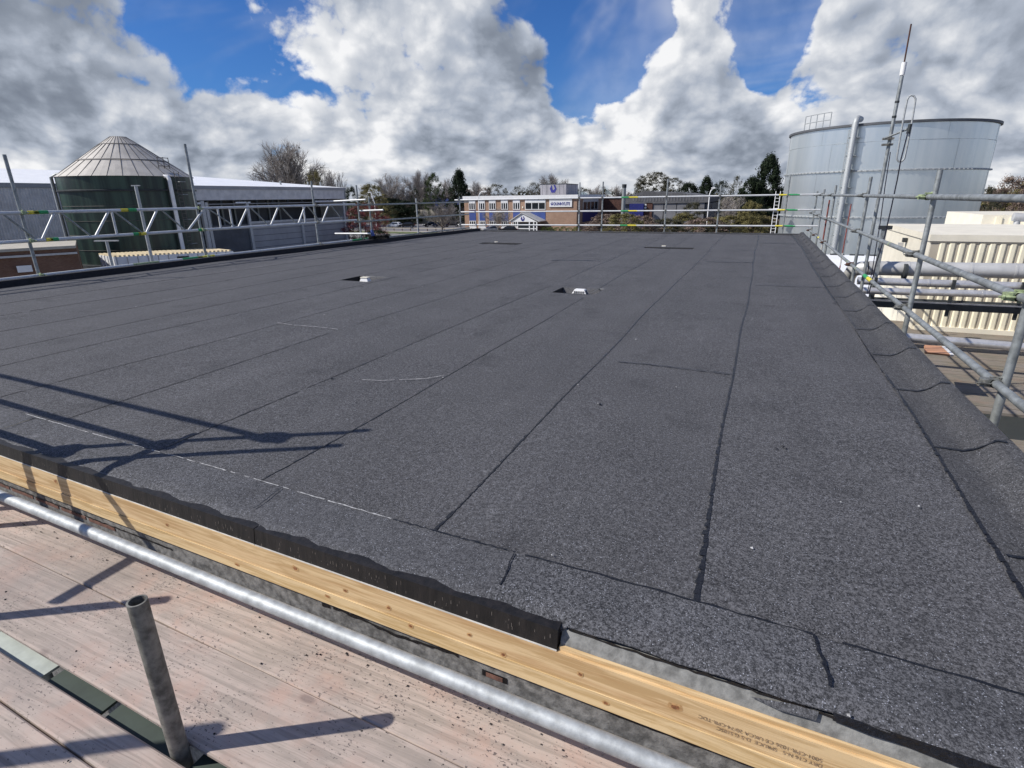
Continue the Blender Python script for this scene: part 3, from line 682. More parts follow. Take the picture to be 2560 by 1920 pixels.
# upside-down grade stamp printed on the timber
def text_obj(body, size, loc, rot, mat, parent, name='lettering', ext=0.0, bold=0.0, align='CENTER', sx_=1.0):
    cu = bpy.data.curves.new(name, 'FONT'); cu.body = body; cu.size = size; cu.extrude = ext; cu.offset = bold; cu.align_x = align; cu.materials.append(MATS[mat])
    ob = bpy.data.objects.new('tmp', cu); COL.objects.link(ob)
    dg = bpy.context.evaluated_depsgraph_get(); me = bpy.data.meshes.new_from_object(ob.evaluated_get(dg)); bpy.data.objects.remove(ob)
    mw = Matrix.Translation(loc) @ rot.to_4x4() @ Matrix.Diagonal((sx_, 1, 1, 1)); me.transform(mw); me.materials.clear(); me.materials.append(MATS[mat])
    return link(name, me, parent)
simple('ink', (0.24, 0.17, 0.11), 0.8, 0, 0.6, 90)
rot_face = Matrix.Rotation(math.atan(SL), 3, 'Z') @ Matrix.Rotation(math.radians(90), 3, 'X') @ Matrix.Rotation(math.pi, 3, 'Z')
for body, z, x, s_ in (('5001-CPR-1026 CE UKCA 20/74-CPR-TDC', -.108, .145, .017), ('DRY C16 N-S   SPRUCE  D-5 G.5105C', -.126, .17, .016)):
    text_obj(body, s_, Vector((x, E(x) - .0355, z)), rot_face, 'ink', roof, 'stamp', sx_=.95)

# ------------------------------------------------------------------ near scaffold
sc_ = thing('scaffold', 'galvanised scaffold alongside the near roof edge with its tube lying against the wall', 'scaffold', (-2, .8, -2))
def PE(x, off, z): return Vector((x, E(x) + off, z))
tube_obj('ledger_tube', PE(-4.6, -.175, -.16), PE(2.4, -.175, -.16), .024, 'galvanised', sc_, n=20)
MB().tube((-1.37, .672, -2.0), (-1.37, .672, .222), .0245, 24, hollow=.005).build('standard_tube', 'galv_dirty', sc_, smooth=True)
R_ = .024
tube_obj('standard_tube', (-3.70, 1.06, -2), (-3.70, 1.06, 1.93), R_, 'galv_dull', sc_)
tube_obj('standard_tube', (-3.30, 1.10, -2), (-3.30, 1.10, 1.50), R_, 'galv_dull', sc_)
for z in (.62, 1.04, 1.51):
    tube_obj('guard_tube', PE(-9.5, -.34, z), PE(-3.62, -.34, z), R_, 'galv_dull', sc_)
tube_obj('standard_tube', (-2.85, -.20, -2), (-2.85, -.20, 1.3), .03, 'galv_dull', sc_)
tube_obj('transom_tube', (-3.35, .30, .70), (-3.35, 1.4, .70), R_, 'galv_dull', sc_)
tube_obj('standard_tube', (-2.98, .47, -2), (-2.98, .47, .72), R_, 'galv_dull', sc_)
for z in (.62, 1.04, 1.51):
    MB().obox((-3.70, 1.04, z), (.05, 0, 0), (0, .05, 0), (0, 0, .045)).build('coupler', 'coupler', sc_)
tube_obj('transom_tube', (-1.2, -.4, -.42), (-1.2, 1.15, -.42), R_, 'galv_dull', sc_)
tube_obj('transom_tube', (-3.0, -.4, -.42), (-3.0, 1.15, -.42), R_, 'galv_dull', sc_)
# boards: two inner boards, gap, narrow board, outer board
def board(xa, xb, o0, o1, z, label, th=.038):
    mb = MB(); n = 14
    rb_ = random.Random(int((o0 + 5) * 1000))
    ca = [rb_.uniform(-.004, .004) for _ in range(n + 1)]; cb = [rb_.uniform(-.004, .004) for _ in range(n + 1)]
    for i in range(n + 1):
        x = xa + (xb - xa) * i / n; a, b_ = E(x) + o0 + ca[i] * .5, E(x) + o1 + cb[i] * .5; c = .006
        mb.v += [(x, a, z - th), (x, a, z - c), (x, a + c, z), (x, b_ - c, z), (x, b_, z - c), (x, b_, z - th)]
    for i in range(n):
        for j in range(6):
            q = i * 6; mb.f.append((q + j, q + 6 + j, q + 6 + (j + 1) % 6, q + (j + 1) % 6))
    mb.f += [tuple(range(6))[::-1], tuple(range(n * 6, n * 6 + 6))]
    o = mb.build('scaffold_board', 'board_wood', None); return tag(o, label, 'scaffold board', 'scaffold boards beside the roof')
board(-4.6, 2.2, -.300, -.045, -.302, 'weathered pinkish scaffold board lying right beside the grey wall under the long tube')
board(-4.6, 1.8, -.578, -.304, -.300, 'wide weathered scaffold board beside the open gap, crossed by the stub pole shadow', .016)
board(-4.6, -.5, -.737, -.634, -.300, 'narrow weathered scaffold board strip on the outer side of the open gap')
board(-4.6, -.3, -.980, -.742, -.303, 'outermost weathered scaffold board at the lower left corner')
# sheets seen through the gap
gp = thing('lower_decking', 'green painted sheet pieces seen through the gap between the boards', 'decking', (-2, .65, -.5))
for xa, xb, mt in ((-4.4, -2.10, 'pale_ply'), (-2.06, -1.76, 'green_ply'), (-1.73, -1.40, 'green_ply'), (-1.33, -1.2, 'green_ply'), (-1.17, -.6, 'green_ply')):
    MB().add([PE(xa, -.72, -.350), PE(xb, -.72, -.350), PE(xb, -.50, -.350), PE(xa, -.50, -.350), PE(xa, -.72, -.360), PE(xb, -.72, -.360), PE(xb, -.50, -.360), PE(xa, -.50, -.360)],
             [(0, 1, 2, 3), (7, 6, 5, 4), (0, 4, 5, 1), (2, 6, 7, 3), (1, 5, 6, 2), (0, 3, 7, 4)]).build('panel', mt, gp)
# crumbs of bitumen and grit on the boards
rnd = random.Random(31); mb = MB()
for i in range(600):
    x = rnd.uniform(-3.2, .4); near = rnd.random() < .6
    o = rnd.uniform(-.22, -.06) if near else rnd.uniform(-.9, -.1)
    if -.63 < o < -.585: continue
    r = rnd.choice((.0007, .0009, .0012, .0014, .0018, .003)) * rnd.uniform(.7, 1.3); z = -.299
    y = E(x) + o
    mb.add([(x - r, y - r * .7, z), (x + r, y - r, z), (x + r * .8, y + r, z), (x - r * .6, y + r, z), (x, y, z + r * 1.1)], [(0, 1, 4), (1, 2, 4), (2, 3, 4), (3, 0, 4)])
mb.build('grit', 'bitumen', kind='stuff')

# ------------------------------------------------------------------ guardrails
def coupler(parent, p, axis, mat='coupler', s=1.0, swap=0):
    """right-angle coupler: two collars, a body and two bolts. axis: rail direction"""
    p = Vector(p); a = Vector(axis).normalized(); up = Vector((0, 0, 1)); out = a.cross(up)
    mb = MB(); mb.tube(p - a * .024, p + a * .024, .031 * s, 12)
    q = p + out * (.048 if not swap else -.048)
    mb.tube(q - up * .022, q + up * .022, .031 * s, 12)
    mb.obox((p + q) / 2, a * .024, out * .02, up * .024)
    mb.tube(p + up * .034 - out * .055, p + up * .034 + out * .03, .006, 6); mb.tube(q + a * .036 - out * .02, q + a * .036 + out * .055, .006, 6)
    mb.tube(p + up * .034 - out * .03, p + up * .034 - out * .018, .012, 6); mb.tube(q + a * .036 + out * .03, q + a * .036 + out * .042, .012, 6)
    return mb.build('coupler', mat, parent, smooth=False)
def tapes(rail, p, q, spots):
    p, q = Vector(p), Vector(q); d = (q - p).normalized()
    for s0, l, mt in spots: MB().tube(p + d * s0, p + d * (s0 + l), .0249, 12, cap=False).build('tape', mt, rail, smooth=True)
rg = thing('guardrail', 'galvanised scaffold guardrail running along the right edge of the felt roof', 'guardrail', (1.45, 10, -2.3), 'scaffold guardrails round the roof')
RX = 1.40
right_posts = [(4.03, 1.42), (6.55, 1.39), (10.42, 1.43), (15.09, 1.37), (17.77, 1.30), (20.06, 1.27), (1.4, 1.4)]
for (y, zt) in right_posts: tube_obj('post', (RX + .05, y, -2.29), (RX + .05, y, zt), R_, 'galv_dull', rg, n=16)
for z, y1, tp in ((1.155, 21.5, []), (.625, 21.2, [(2.3 + .02, .04, 'tape_yellow')]), (.105, 21.6, [])):
    a, b_ = (RX, .2, z), (RX, y1, z); r_ = tube_obj('rail', a, b_, R_, 'galv_dull', rg, n=16)
    if z < .2: tapes(r_, a, b_, [(8.55, .30, 'tape_green'), (8.25, .30, 'tape_yellow'), (10.6, .06, 'coupler_green'), (9.6, .05, 'coupler_green'), (16.3, .3, 'tape_yellow')])
    elif z < 1: tapes(r_, a, b_, [(7.55, .06, 'coupler_green')])
for i, (y, zt) in enumerate(right_posts[:-1]):
    for j, z in enumerate((1.155, .625, .105)): coupler(rg, (RX, y, z), (0, -1, 0), ('coupler', 'coupler_green', 'coupler')[(i + j) % 3] if y < 9 else ('coupler', 'coupler_rust')[j == 2])
FY = 19.8
fg = thing('guardrail', 'scaffold guardrail across the far edge of the roof with green and yellow banded rails', 'guardrail', (-5, FY, -3), 'scaffold guardrails round the roof')
for px, pt, mt in ((1150, 491, 'galv_dull'), (1449, 456, 'galvanised'), (1507, 454, 'galv_dull'), (1668, 447, 'galv_dull'), (1800, 461, 'galv_dull'), (1972, 436, 'galv_dull')):
    v = ony(px, pt + 30, FY + .05); x = v.x; zt = ony(px + 5, pt, FY + .05).z
    tube_obj('post', (x, FY + .05, -3), (x, FY + .05, zt), R_, mt, fg)
    for z in (1.16, .715, .235): coupler(fg, (x, FY, z), (1, 0, 0), 'coupler')
simple('rail_white', (0.62, 0.63, 0.63), 0.45, 0.15, 0.1, 6)
for z, xa in ((1.16, -11.1), (.715, -10.85), (.235, -11.0)):
    a, b_ = (xa, FY, z - .03), (1.65, FY, z + .01); r_ = tube_obj('rail', a, b_, .026, 'rail_white', fg)
    tapes(r_, a, b_, [])
    for px, l, mt in ((1552, .28, 'tape_green'), (1570, .32, 'tape_yellow'), (1942, .30, 'tape_yellow'), (1962, .35, 'tape_green')):
        x = ony(px, 530, FY).x; zz = a[2] + (b_[2] - a[2]) * (x - a[0]) / (b_[0] - a[0]); MB().tube((x, FY, zz), (x + l, FY, zz), .0268, 12, cap=False).build('tape', mt, r_, smooth=True)
LX = -10.6
lg = thing('guardrail', 'lattice beam scaffold guardrail along the left edge of the felt roof', 'guardrail', (LX, 8, -3), 'scaffold guardrails round the roof')
k_ = 1.06
def LY(y): return y * k_
lz = lambda z: CH + (z - CH) * k_
def onl(px, py): return onx(px, py, LX)
left_posts = [(55, 541, 12.7, 386, 'galv_dull'), (492, 520, 458, 360, 'galv_dull'), (790, 555, 773, 453, 'galv_dull'), (897, 530, 891, 463, 'galv_dull'), (926, 540, 921, 493, 'galv_dull'), (1043, 540, 1039, 496, 'galvanised')]
for px, py, tx, ty, mt in left_posts:
    c = onl(px, py); zt = ony(tx, ty, c.y).z; tube_obj('post', (LX, c.y, -2.5), (LX, c.y, zt), R_ + .001, mt, lg)
tz, mz, wz = lz(1.08), lz(.68), lz(.17)
for z, ya, yb, w in ((tz, 3.2, 13.1, .027), (mz, 3.2, 13.1, .027), (wz, 3.2, 13.9, .026)):
    r_ = tube_obj('rail', (LX + .04, ya, z), (LX + .04, yb, z), w, 'rail_white', lg)
    for px, l, mt in ((65, .16, 'tape_yellow'), (82, .2, 'tape_green'), (300, .14, 'tape_yellow'), (318, .16, 'tape_green')) if z == tz else ((93, .1, 'tape_yellow'), (105, .12, 'tape_green'), (318, .14, 'tape_green'), (332, .14, 'tape_yellow'), (484, .14, 'tape_green')) if z == mz else ((430, .45, 'tape_green'), (470, .4, 'tape_yellow'), (870, .9, 'tape_green'), (300, .5, 'coupler_green')):
        y = onl(px, 540).y; MB().tube((LX + .04, y, z), (LX + .04, y + l, z), w + .0008, 12, cap=False).build('tape', mt, r_, smooth=True)
for z, ya in ((tz - .02, 13.0), (mz - .05, 13.0), (wz - .02, 13.2)): tube_obj('rail', (LX + .05, ya, z), (LX + .05, 19.9, z), R_, 'galv_dull', lg)
bot = [onx(p, 560 - (p - 89) * .05, LX + .04).y for p in (-60, 89, 225, 354, 461, 588, 670, 740, 800, 857)]
for i in range(len(bot) - 1):
    a, b_ = bot[i], bot[i + 1]; mid = a + (b_ - a) * .42
    tube_obj('lattice', (LX + .04, a + .04, mz + .02), (LX + .04, mid - .04, tz - .02), .021, 'rail_white', lg, n=8)
    tube_obj('lattice', (LX + .04, mid + .06, tz - .02), (LX + .04, b_ - .05, mz + .02), .016, 'galv_dull', lg, n=8)
for px in (283, 548, 578, 762): y = onx(px, 545, LX + .04).y; tube_obj('lattice', (LX + .04, y, mz), (LX + .04, y, tz), .02, 'rail_white', lg, n=8)
for i, (px, py, *_r) in enumerate(left_posts):
    y = onl(px, py).y
    for z in (tz, mz, wz): coupler(lg, (LX + .04, y, z), (0, 1, 0), ('coupler_green' if i < 2 else 'coupler'))
for (pa, pb) in (((835, 503), (914, 499)), ((838, 584), (926, 584)), ((900, 527), (958, 525))):
    a = ony(*pa, 13.2); b_ = ony(*pb, 13.2); tube_obj('transom', a, b_, R_, 'rail_white', lg)
c = ony(933, 583, 13.35)
bc = thing('broom', 'broom with a dark bristle head and blue socket leaning at the left guardrail', 'broom', (c.x, c.y, .0))
MB().tube(ony(929, 575, 13.3), ony(933, 590, 13.3), .035, 10, r2=.055).build('socket', 'blue_panel', bc, smooth=True)
a = ony(922, 594, 13.35); b_ = ony(973, 592, 13.35)
mb = MB()
rnd = random.Random(2)
for i in range(900):
    p_ = a.lerp(b_, rnd.random()); t = rnd.uniform(0, 6.28); r_ = .095
    q = p_ + Vector((rnd.uniform(-.02, .02), math.cos(t) * r_, math.sin(t) * r_ * .9)); w_ = .008
    mb.add([p_ + Vector((-w_, 0, 0)), p_ + Vector((w_, 0, 0)), q], [(0, 1, 2)])
mb.build('bristles', 'tyre', bc, smooth=False)

# ------------------------------------------------------------------ lower timber roof and cream building on the right
ZD = -2.3
dk = thing('timber_deck', 'weathered brown timber deck on the lower roof beyond the right guardrail', 'deck', (5, 12, ZD))
yb_ = .5; 
while yb_ < 18.6:
    if not (9.75 < yb_ + .1 < 11.0):
        mb = MB().box(1.25, 12, yb_, yb_ + .235, ZD - .05, ZD + .004 * math.sin(yb_ * 9)); mb.build('plank', 'deck_wood', dk)
    yb_ += .245
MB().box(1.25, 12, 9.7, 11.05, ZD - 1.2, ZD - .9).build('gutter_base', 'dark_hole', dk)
CY = 17.6
corner_t = ony(2331, 586, CY); cz = corner_t.z; cx_ = corner_t.x; cx2 = 14.0
cy2 = onx(2218, 571, cx_).y
cb = thing('cream_building', 'cream plant room with vertical ribbed cladding beyond the right guardrail', 'building', (cx_, CY, ZD))
MB().box(cx_, cx2, CY, cy2, G, cz - .165).build('wall', 'cream', cb)
MB().box(cx_ - .04, cx2, CY - .05, cy2, cz - .163, cz).build('parapet', 'cream', cb)
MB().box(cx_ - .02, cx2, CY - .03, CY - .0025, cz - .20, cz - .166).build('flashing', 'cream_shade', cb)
MB().box(cx_ + .02, cx2, CY - .0024, CY - .001, ZD + .1, cz - .205).build('recess_shade', 'cream_shade', cb)  # darker cream sheet, paints the shade in the recesses between ribs
x = cx_ + .2
while x < 12.5:
    mb = MB(); z0_, z1_ = ZD + .12, cz - .21
    mb.prism([(x, CY - .003, z0_), (x + .03, CY - .035, z0_), (x + .105, CY - .035, z0_), (x + .135, CY - .003, z0_)], (0, 0, z1_ - z0_)); mb.build('rib', 'cream_rib', cb); x += .205
MB().box(cx_ + .05, cx2, CY - .07, CY - .004, ZD, ZD + .12).build('base_trim', 'cream', cb)
c = onx(2262, 600, cx_ - .06)
lm = thing('wall_camera', 'small black bracketed camera on the cream end wall', 'camera', c)
MB().obox(c, (.05, 0, 0), (0, .10, 0), (0, 0, .06)).build('bracket', 'dark_steel', lm); MB().obox(c + Vector((-.08, 0, -.14)), (.06, 0, 0), (0, .07, 0), (0, 0, .06)).build('housing', 'lagging', lm)
c = ony(2495, 537, 34); b2x = c.x - .55
b2 = thing('cream_building', 'smaller cream ribbed plant building behind at the right edge of the picture', 'building', (b2x, 34, G))
tz2 = ony(2485, 537, 34).z; lz2 = ony(2465, 570, 34).z
MB().box(b2x, b2x + 9, 34, 40, G, tz2).build('wall', 'cream', b2)
for i in range(10): MB().box(b2x + .5 + i * .55, b2x + .74 + i * .55, 33.93, 33.998, lz2, tz2 - .1).build('rib', 'cream_rib', b2)
MB().box(b2x - .6, b2x + 9, 33.2, 33.9, lz2 - .45, lz2 - .0).build('duct', 'cream', b2)
def pipe_x(name, label, pa, pb, Y, r, mat, x0=None, x1=None, joints=(), jm=None, grp='pipes on the right of the roof'):
    a, b_ = ony(*pa, Y), ony(*pb, Y); d = (b_ - a)
    def at(x): t = (x - a.x) / d.x; return a + d * t
    p, q = (at(x0) if x0 is not None else a), (at(x1) if x1 is not None else b_)
    t_ = thing(name, label, 'pipe', p, grp); tube_obj('body', p, q, r, mat, t_, n=24)
    for s_ in joints:
        u = p.lerp(q, s_); dd = (q - p).normalized(); MB().tube(u - dd * .02, u + dd * .02, r + .008, 24).build('joint_band', jm or mat, t_, smooth=True)
    return t_, p, q
t_, p, q = pipe_x('lagged_pipe', 'thick grey lagged pipe crossing in front of the cream cladding', (2170, 670), (2560, 678), 15.6, .165, 'lagging', x1=9, joints=(.12, .3, .42, .62), grp='pipes on the right of the roof')
MB().path([p, p + Vector((-.16, .03, -.02)), p + Vector((-.28, .16, -.08)), p + Vector((-.32, .4, -.3)), p + Vector((-.32, .45, -1.5))], .16, 16).build('elbow', 'lagging', t_, smooth=True)
pipe_x('steel_pipe', 'upper bright steel pipe below the thick lagged pipe', (2180, 703), (2500, 714), 15.0, .085, 'bright_pipe', x0=2.2, x1=9, joints=(.2, .6))
pipe_x('steel_pipe', 'lower bright steel pipe above the dark cable tray', (2180, 727), (2500, 736), 14.6, .075, 'bright_pipe', x0=2.0, x1=9, joints=(.35,))
pipe_x('steel_pipe', 'single bright steel pipe low over the timber deck', (2267, 843), (2560, 868), 13.4, .085, 'bright_pipe', x0=2.4, x1=9)
a, b_ = ony(2180, 755, 14.8), ony(2545, 772, 14.8)
ct = thing('cable_tray', 'dark cable tray below the steel pipes', 'cable tray', a)
mb = MB(); d_ = (b_ - a); a2 = a - d_ * .12; b2_ = b_ + d_ * 1.2
mb.prism([a2 + Vector((0, 0, -.11)), a2 + Vector((0, .25, -.11)), a2 + Vector((0, .25, .08)), a2 + Vector((0, 0, .0))], b2_ - a2); mb.build('tray', 'dark_steel', ct)
for s_ in (.0, .55, 1.0, 1.5):
    u = a + d_ * s_; MB().box(u.x - .03, u.x + .03, u.y + .02, u.y + .08, u.z - .25, u.z + .55).build('bracket', 'dark_steel', ct)
mb = MB(); mb.prism([a2 + Vector((0, -.03, .035)), a2 + Vector((0, .0, .035)), a2 + Vector((0, .0, .065)), a2 + Vector((0, -.03, .065))], b2_ - a2); mb.build('rail', 'bright_pipe', ct)
ob_ = thing('orange_board', 'orange insulation board leaning against the base of the ribbed cladding', 'board', onz(2350, 875, ZD))
c0, c1, c2, c3 = ony(2312, 862, 12.2), ony(2353, 865, 12.2), ony(2375, 886, 11.4), ony(2314, 880, 11.4)
MB().prism([c0, c1, c2, c3], (0, .03, -.04)).build('sheet', 'orange_board', ob_)
c4, c5 = ony(2363, 866, 12.2), ony(2386, 887, 11.4)
MB().prism([c1 + Vector((.01, 0, 0)), c4, c5, c2 + Vector((.01, 0, 0))], (0, .03, -.04)).build('edge_strip', 'paint_white', ob_)
# white lower roof in front of the tank
wr0 = onz(2065, 636, -2.6)
lr = thing('low_roof_building', 'low building with a flat white roof between the felt roof and the steel tank', 'building', (5, wr0.y - 6, G))
MB().box(2.2, 11, 19.0, wr0.y, G, -2.6).build('roof', 'roof_white', lr)
for i in range(7): MB().box(3.2 + i * 1.1, 4.0 + i * 1.1, wr0.y - .35, wr0.y - .2, -2.598, -2.52).build('roof_joint', 'dark_steel', lr)
# bracket frame carrying the lagged pipe
for px, py, mt in ((2205, 605, 'galv_dull'),):
    c = ony(px, py, 15.3); fr = thing('pipe_support', 'upright steel channel holding the lagged pipe beside the mast', 'pipe support', (c.x, c.y, ZD))
    MB().box(c.x - .05, c.x + .05, c.y - .03, c.y + .03, ZD, c.z + .35).build('channel', 'galv_dull', fr); MB().box(c.x - .12, c.x + .14, c.y - .05, c.y + .05, c.z + .28, c.z + .36).build('head_plate', 'dark_steel', fr)
c = ony(2262, 680, 15.4); cl = thing('pipe_clamp', 'black strap clamp round the thick lagged pipe', 'clamp', c)
MB().tube(c - Vector((.03, 0, 0)), c + Vector((.03, 0, 0)), .185, 20).build('strap', 'dark_steel', cl, smooth=True); MB().box(c.x - .16, c.x + .18, c.y - .1, c.y + .05, c.z - .30, c.z - .24).build('foot', 'dark_steel', cl)
# railing of pipes by second cream building
rl = thing('pipe_rail', 'white bent pipe handrail at the far right by the smaller cream building', 'handrail', ony(2540, 590, 30))
MB().path([ony(2534, 592, 30), ony(2543, 552, 30), ony(2549, 545, 30), ony(2600, 548, 30)], .11, 10).build('tube', 'lagging', rl, smooth=True)
MB().path([ony(2546, 600, 30), ony(2550, 575, 30), ony(2556, 570, 30), ony(2600, 572, 30)], .05, 10).build('tube', 'paint_white', rl, smooth=True)
tube_obj('tube', ony(2533, 542, 30), ony(2620, 548, 30), .17, 'lagging', rl)

# ------------------------------------------------------------------ antenna mast
MX, MY = 1.69, 11.0
ma = thing('antenna_mast', 'tall grey pole with a whip aerial and a looped dipole antenna beside the right guardrail', 'antenna', (MX, MY, ZD))
mtop = ony(2255, 190, MY)
tube_obj('pole', (MX, MY, ZD), (MX, MY, mtop.z), .026, 'galv_dull', ma)
wt = ony(2278, 60, MY); wb = ony(2260, 160, MY)
tube_obj('whip', wb, wt, .011, 'dark_brick', ma, n=8); tube_obj('whip_base', ony(2255, 188, MY), ony(2261, 156, MY), .036, 'paint_white', ma, n=12)
for py in (255, 292): c = ony(2238, py, MY); MB().tube(Vector((MX, MY, c.z - .015)), Vector((MX, MY, c.z + .015)), .031, 12).build('strap', 'dark_steel', ma, smooth=True)
loop = [ony(*p, MY - .35) for p in [(2266, 322), (2277, 245), (2281, 240), (2286, 240), (2289, 245), (2287, 252), (2274, 335), (2263, 395), (2257, 403), (2250, 404), (2244, 400), (2243, 393), (2256, 330), (2266, 260), (2270, 245), (2276, 239)]]
loop = [ony(*p, MY - .35) for p in [(2272, 242), (2278, 238), (2285, 240), (2289, 247), (2288, 256), (2279, 310), (2266, 375), (2261, 397), (2254, 404), (2247, 404), (2242, 398), (2243, 388), (2251, 340), (2261, 285), (2268, 250), (2272, 242)]]
MB().path(loop, .0135, 8).build('dipole_loop', 'galvanised', ma, smooth=True)
tube_obj('arm', ony(2211, 346, MY - .1), ony(2268, 323, MY - .36), .016, 'galv_dull', ma)
tube_obj('feed_box', ony(2270, 334, MY - .37), ony(2276, 310, MY - .37), .026, 'dark_steel', ma)
for p in ((2212, 347), (2210, 362)): c = ony(*p, MY); MB().box(c.x - .03, MX + .05, MY - .05, MY + .05, c.z - .014, c.z + .014).build('bracket', 'galv_dirty', ma)
MB().path([ony(2270, 330, MY - .4), ony(2252, 400, MY - .4), ony(2243, 450, MY - .3), ony(2228, 520, MY - .25), ony(2212, 590, MY - .2), ony(2190, 660, MY - .15), ony(2172, 735, MY - .15)], .009, 6).build('cable', 'cable', ma, smooth=True)
MB().path([ony(2226, 380, MY - .04), ony(2212, 470, MY - .05), ony(2200, 560, MY - .06), ony(2180, 680, MY - .06), ony(2168, 735, MY - .06)], .007, 6).build('cable', 'cable', ma, smooth=True)

# ------------------------------------------------------------------ galvanised tank
TX, TY, TR, TZ = 8.85, 59.5, 7.35, 6.10
tk = thing('storage_tank', 'huge round galvanised steel tank behind the right guardrail', 'tank', (TX, TY, G))
zs = [G, -4.1, -2.3, -.66, .95, 2.80, 4.85, TZ]
for i, (z0_, z1_) in enumerate(zip(zs[:-1], zs[1:])):
    k0 = 16; a0 = (i % 2) * .13
    for j in range(k0):
        t0, t1 = a0 + 2 * math.pi * j / k0, a0 + 2 * math.pi * (j + 1) / k0
        rr_ = TR + (.012 if j % 2 else 0) + (.006 if i % 2 else 0)
        if math.sin((t0 + t1) / 2) > .25: continue
        MB().lathe(TX, TY, [(rr_, z0_), (rr_, z1_)], 10, t0, t1 + .004).build('steel_sheet', 'tank_steel', tk, smooth=True)
MB().lathe(TX, TY, [(TR - .03, G), (TR - .03, TZ - .1), (0, TZ - .1)], 72).build('shell', 'tank_steel', tk, smooth=True)
for z in (2.80, -.66):
    MB().lathe(TX, TY, [(TR, z - .07), (TR + .13, z - .05), (TR + .13, z + .05), (TR, z + .07)], 72).build('stiffener_ring', 'galvanised', tk)
    for j in range(60):
        t = math.pi + math.pi * j / 60; c = Vector((TX + (TR + .14) * math.cos(t), TY + (TR + .14) * math.sin(t), z))
        MB().obox(c, (.05, 0, 0), (0, .04, 0), (0, 0, .045)).build('ring_bolt', 'galvanised', tk)
for z in (4.85, .95): MB().lathe(TX, TY, [(TR + .005, z - .015), (TR + .03, z), (TR + .005, z + .015)], 72).build('seam', 'galv_dull', tk)
MB().lathe(TX, TY, [(TR, TZ - .10), (TR + .17, TZ - .08), (TR + .17, TZ + .08), (TR - .05, TZ + .10)], 72).build('rim', 'grey_clad_dark', tk)
def tank_at(px):   # angle on the tank wall seen at pixel column px (front)
    d = wray(px, 500); d = Vector((d[0], d[1])).normalized(); c = Vector((TX, TY)); b_ = d.dot(c); disc = b_ * b_ - (c.length_squared - (TR + .0) ** 2)
    t = b_ - math.sqrt(max(0, disc)); p = d * t; return math.atan2(p.y - TY, p.x - TX)
tp_ = tank_at(2112)
def tpt(a, r, z): return Vector((TX + (TR + r) * math.cos(a), TY + (TR + r) * math.sin(a), z))
dp_ = thing('tank_downpipe', 'thick vertical pipe rising over the rim on the front of the steel tank', 'pipe', tpt(tp_, .5, G))
MB().path([tpt(tp_, .55, G), tpt(tp_, .55, TZ + .1), tpt(tp_, .45, TZ + .35), tpt(tp_, .2, TZ + .45), tpt(tp_, -.4, TZ + .42)], .22, 16).build('pipe', 'galvanised', dp_, smooth=True)
for z in (5.2, 3.9, 2.9, 1.6, .4, -.7, -2.0): MB().obox(tpt(tp_, .35, z), (.34, 0, 0), (0, .3, 0), (0, 0, .03)).build('bracket', 'galv_dull', dp_)
la_ = tank_at(2100)
ld = thing('tank_ladder', 'slim ladder rack beside the vertical pipe on the steel tank', 'ladder', tpt(la_, .2, G))
for da in (-.018, .018): tube_obj('stile', tpt(la_ + da, .15, G), tpt(la_ + da, .15, TZ - .3), .025, 'galvanised', ld, n=6)
for i in range(42): z = G + .3 * i; tube_obj('rung', tpt(la_ - .018, .15, z), tpt(la_ + .018, .15, z), .015, 'galvanised', ld, n=5)
ha_ = tank_at(2010)
hr = thing('tank_top_rail', 'small railing enclosure on the left rim of the steel tank', 'railing', tpt(ha_, 0, TZ))
for a in (tank_at(1985), tank_at(1997), tank_at(2012), tank_at(2028), tank_at(2045)): tube_obj('post', tpt(a, 0, TZ), tpt(a, 0, TZ + 1.15), .035, 'galvanised', hr, n=6)
for z in (.6, 1.15): MB().path([tpt(a, 0, TZ + z) for a in (tank_at(1985), tank_at(1997), tank_at(2012), tank_at(2028), tank_at(2045))], .03, 6).build('rail', 'galvanised', hr)
c = ony(1943, 520, 55)
sl_ = thing('access_ladder', 'white caged access ladder left of the steel tank', 'ladder', (c.x, 55, G))
p1, p2, p3, p4 = ony(1944, 478, 55), ony(1952, 478, 55), ony(1926, 584, 55), ony(1936, 584, 55)
zt_ = p1.z
for dx in (0, .36): tube_obj('stile', (p3.x + dx, 55, G), (p3.x + dx, 55, zt_), .032, 'paint_white', sl_, n=6)
for i in range(24): z = zt_ - .28 * i - .3; tube_obj('rung', (p3.x, 55, z), (p3.x + .36, 55, z), .018, 'paint_white', sl_, n=5)
MB().box(p3.x - .4, p3.x + .6, 54.8, 55.6, zt_ - 1.6, zt_ - 1.45).build('platform', 'paint_white', sl_)
# rusty red prop poles
for i, (pa, pb) in enumerate((((2074, 500), (2050, 625)), ((2128, 510), (2115, 650)))):
    a, b_ = ony(*pa, 18.5 if i == 0 else 24), ony(*pb, 18.5 if i == 0 else 24); t_ = thing('prop_pole', ('left', 'right')[i] + ' one of the two rusty red and white props behind the right guardrail', 'prop', (a.x, a.y, ZD), 'rusty red props')
    tube_obj('tube', (a.x, a.y, ZD - .3), (a.x, a.y, a.z), .020, 'rust_red', t_, n=8); tube_obj('sleeve', (a.x, a.y, b_.z - .2), (a.x, a.y, b_.z + .25), .026, 'lagging', t_, n=8)

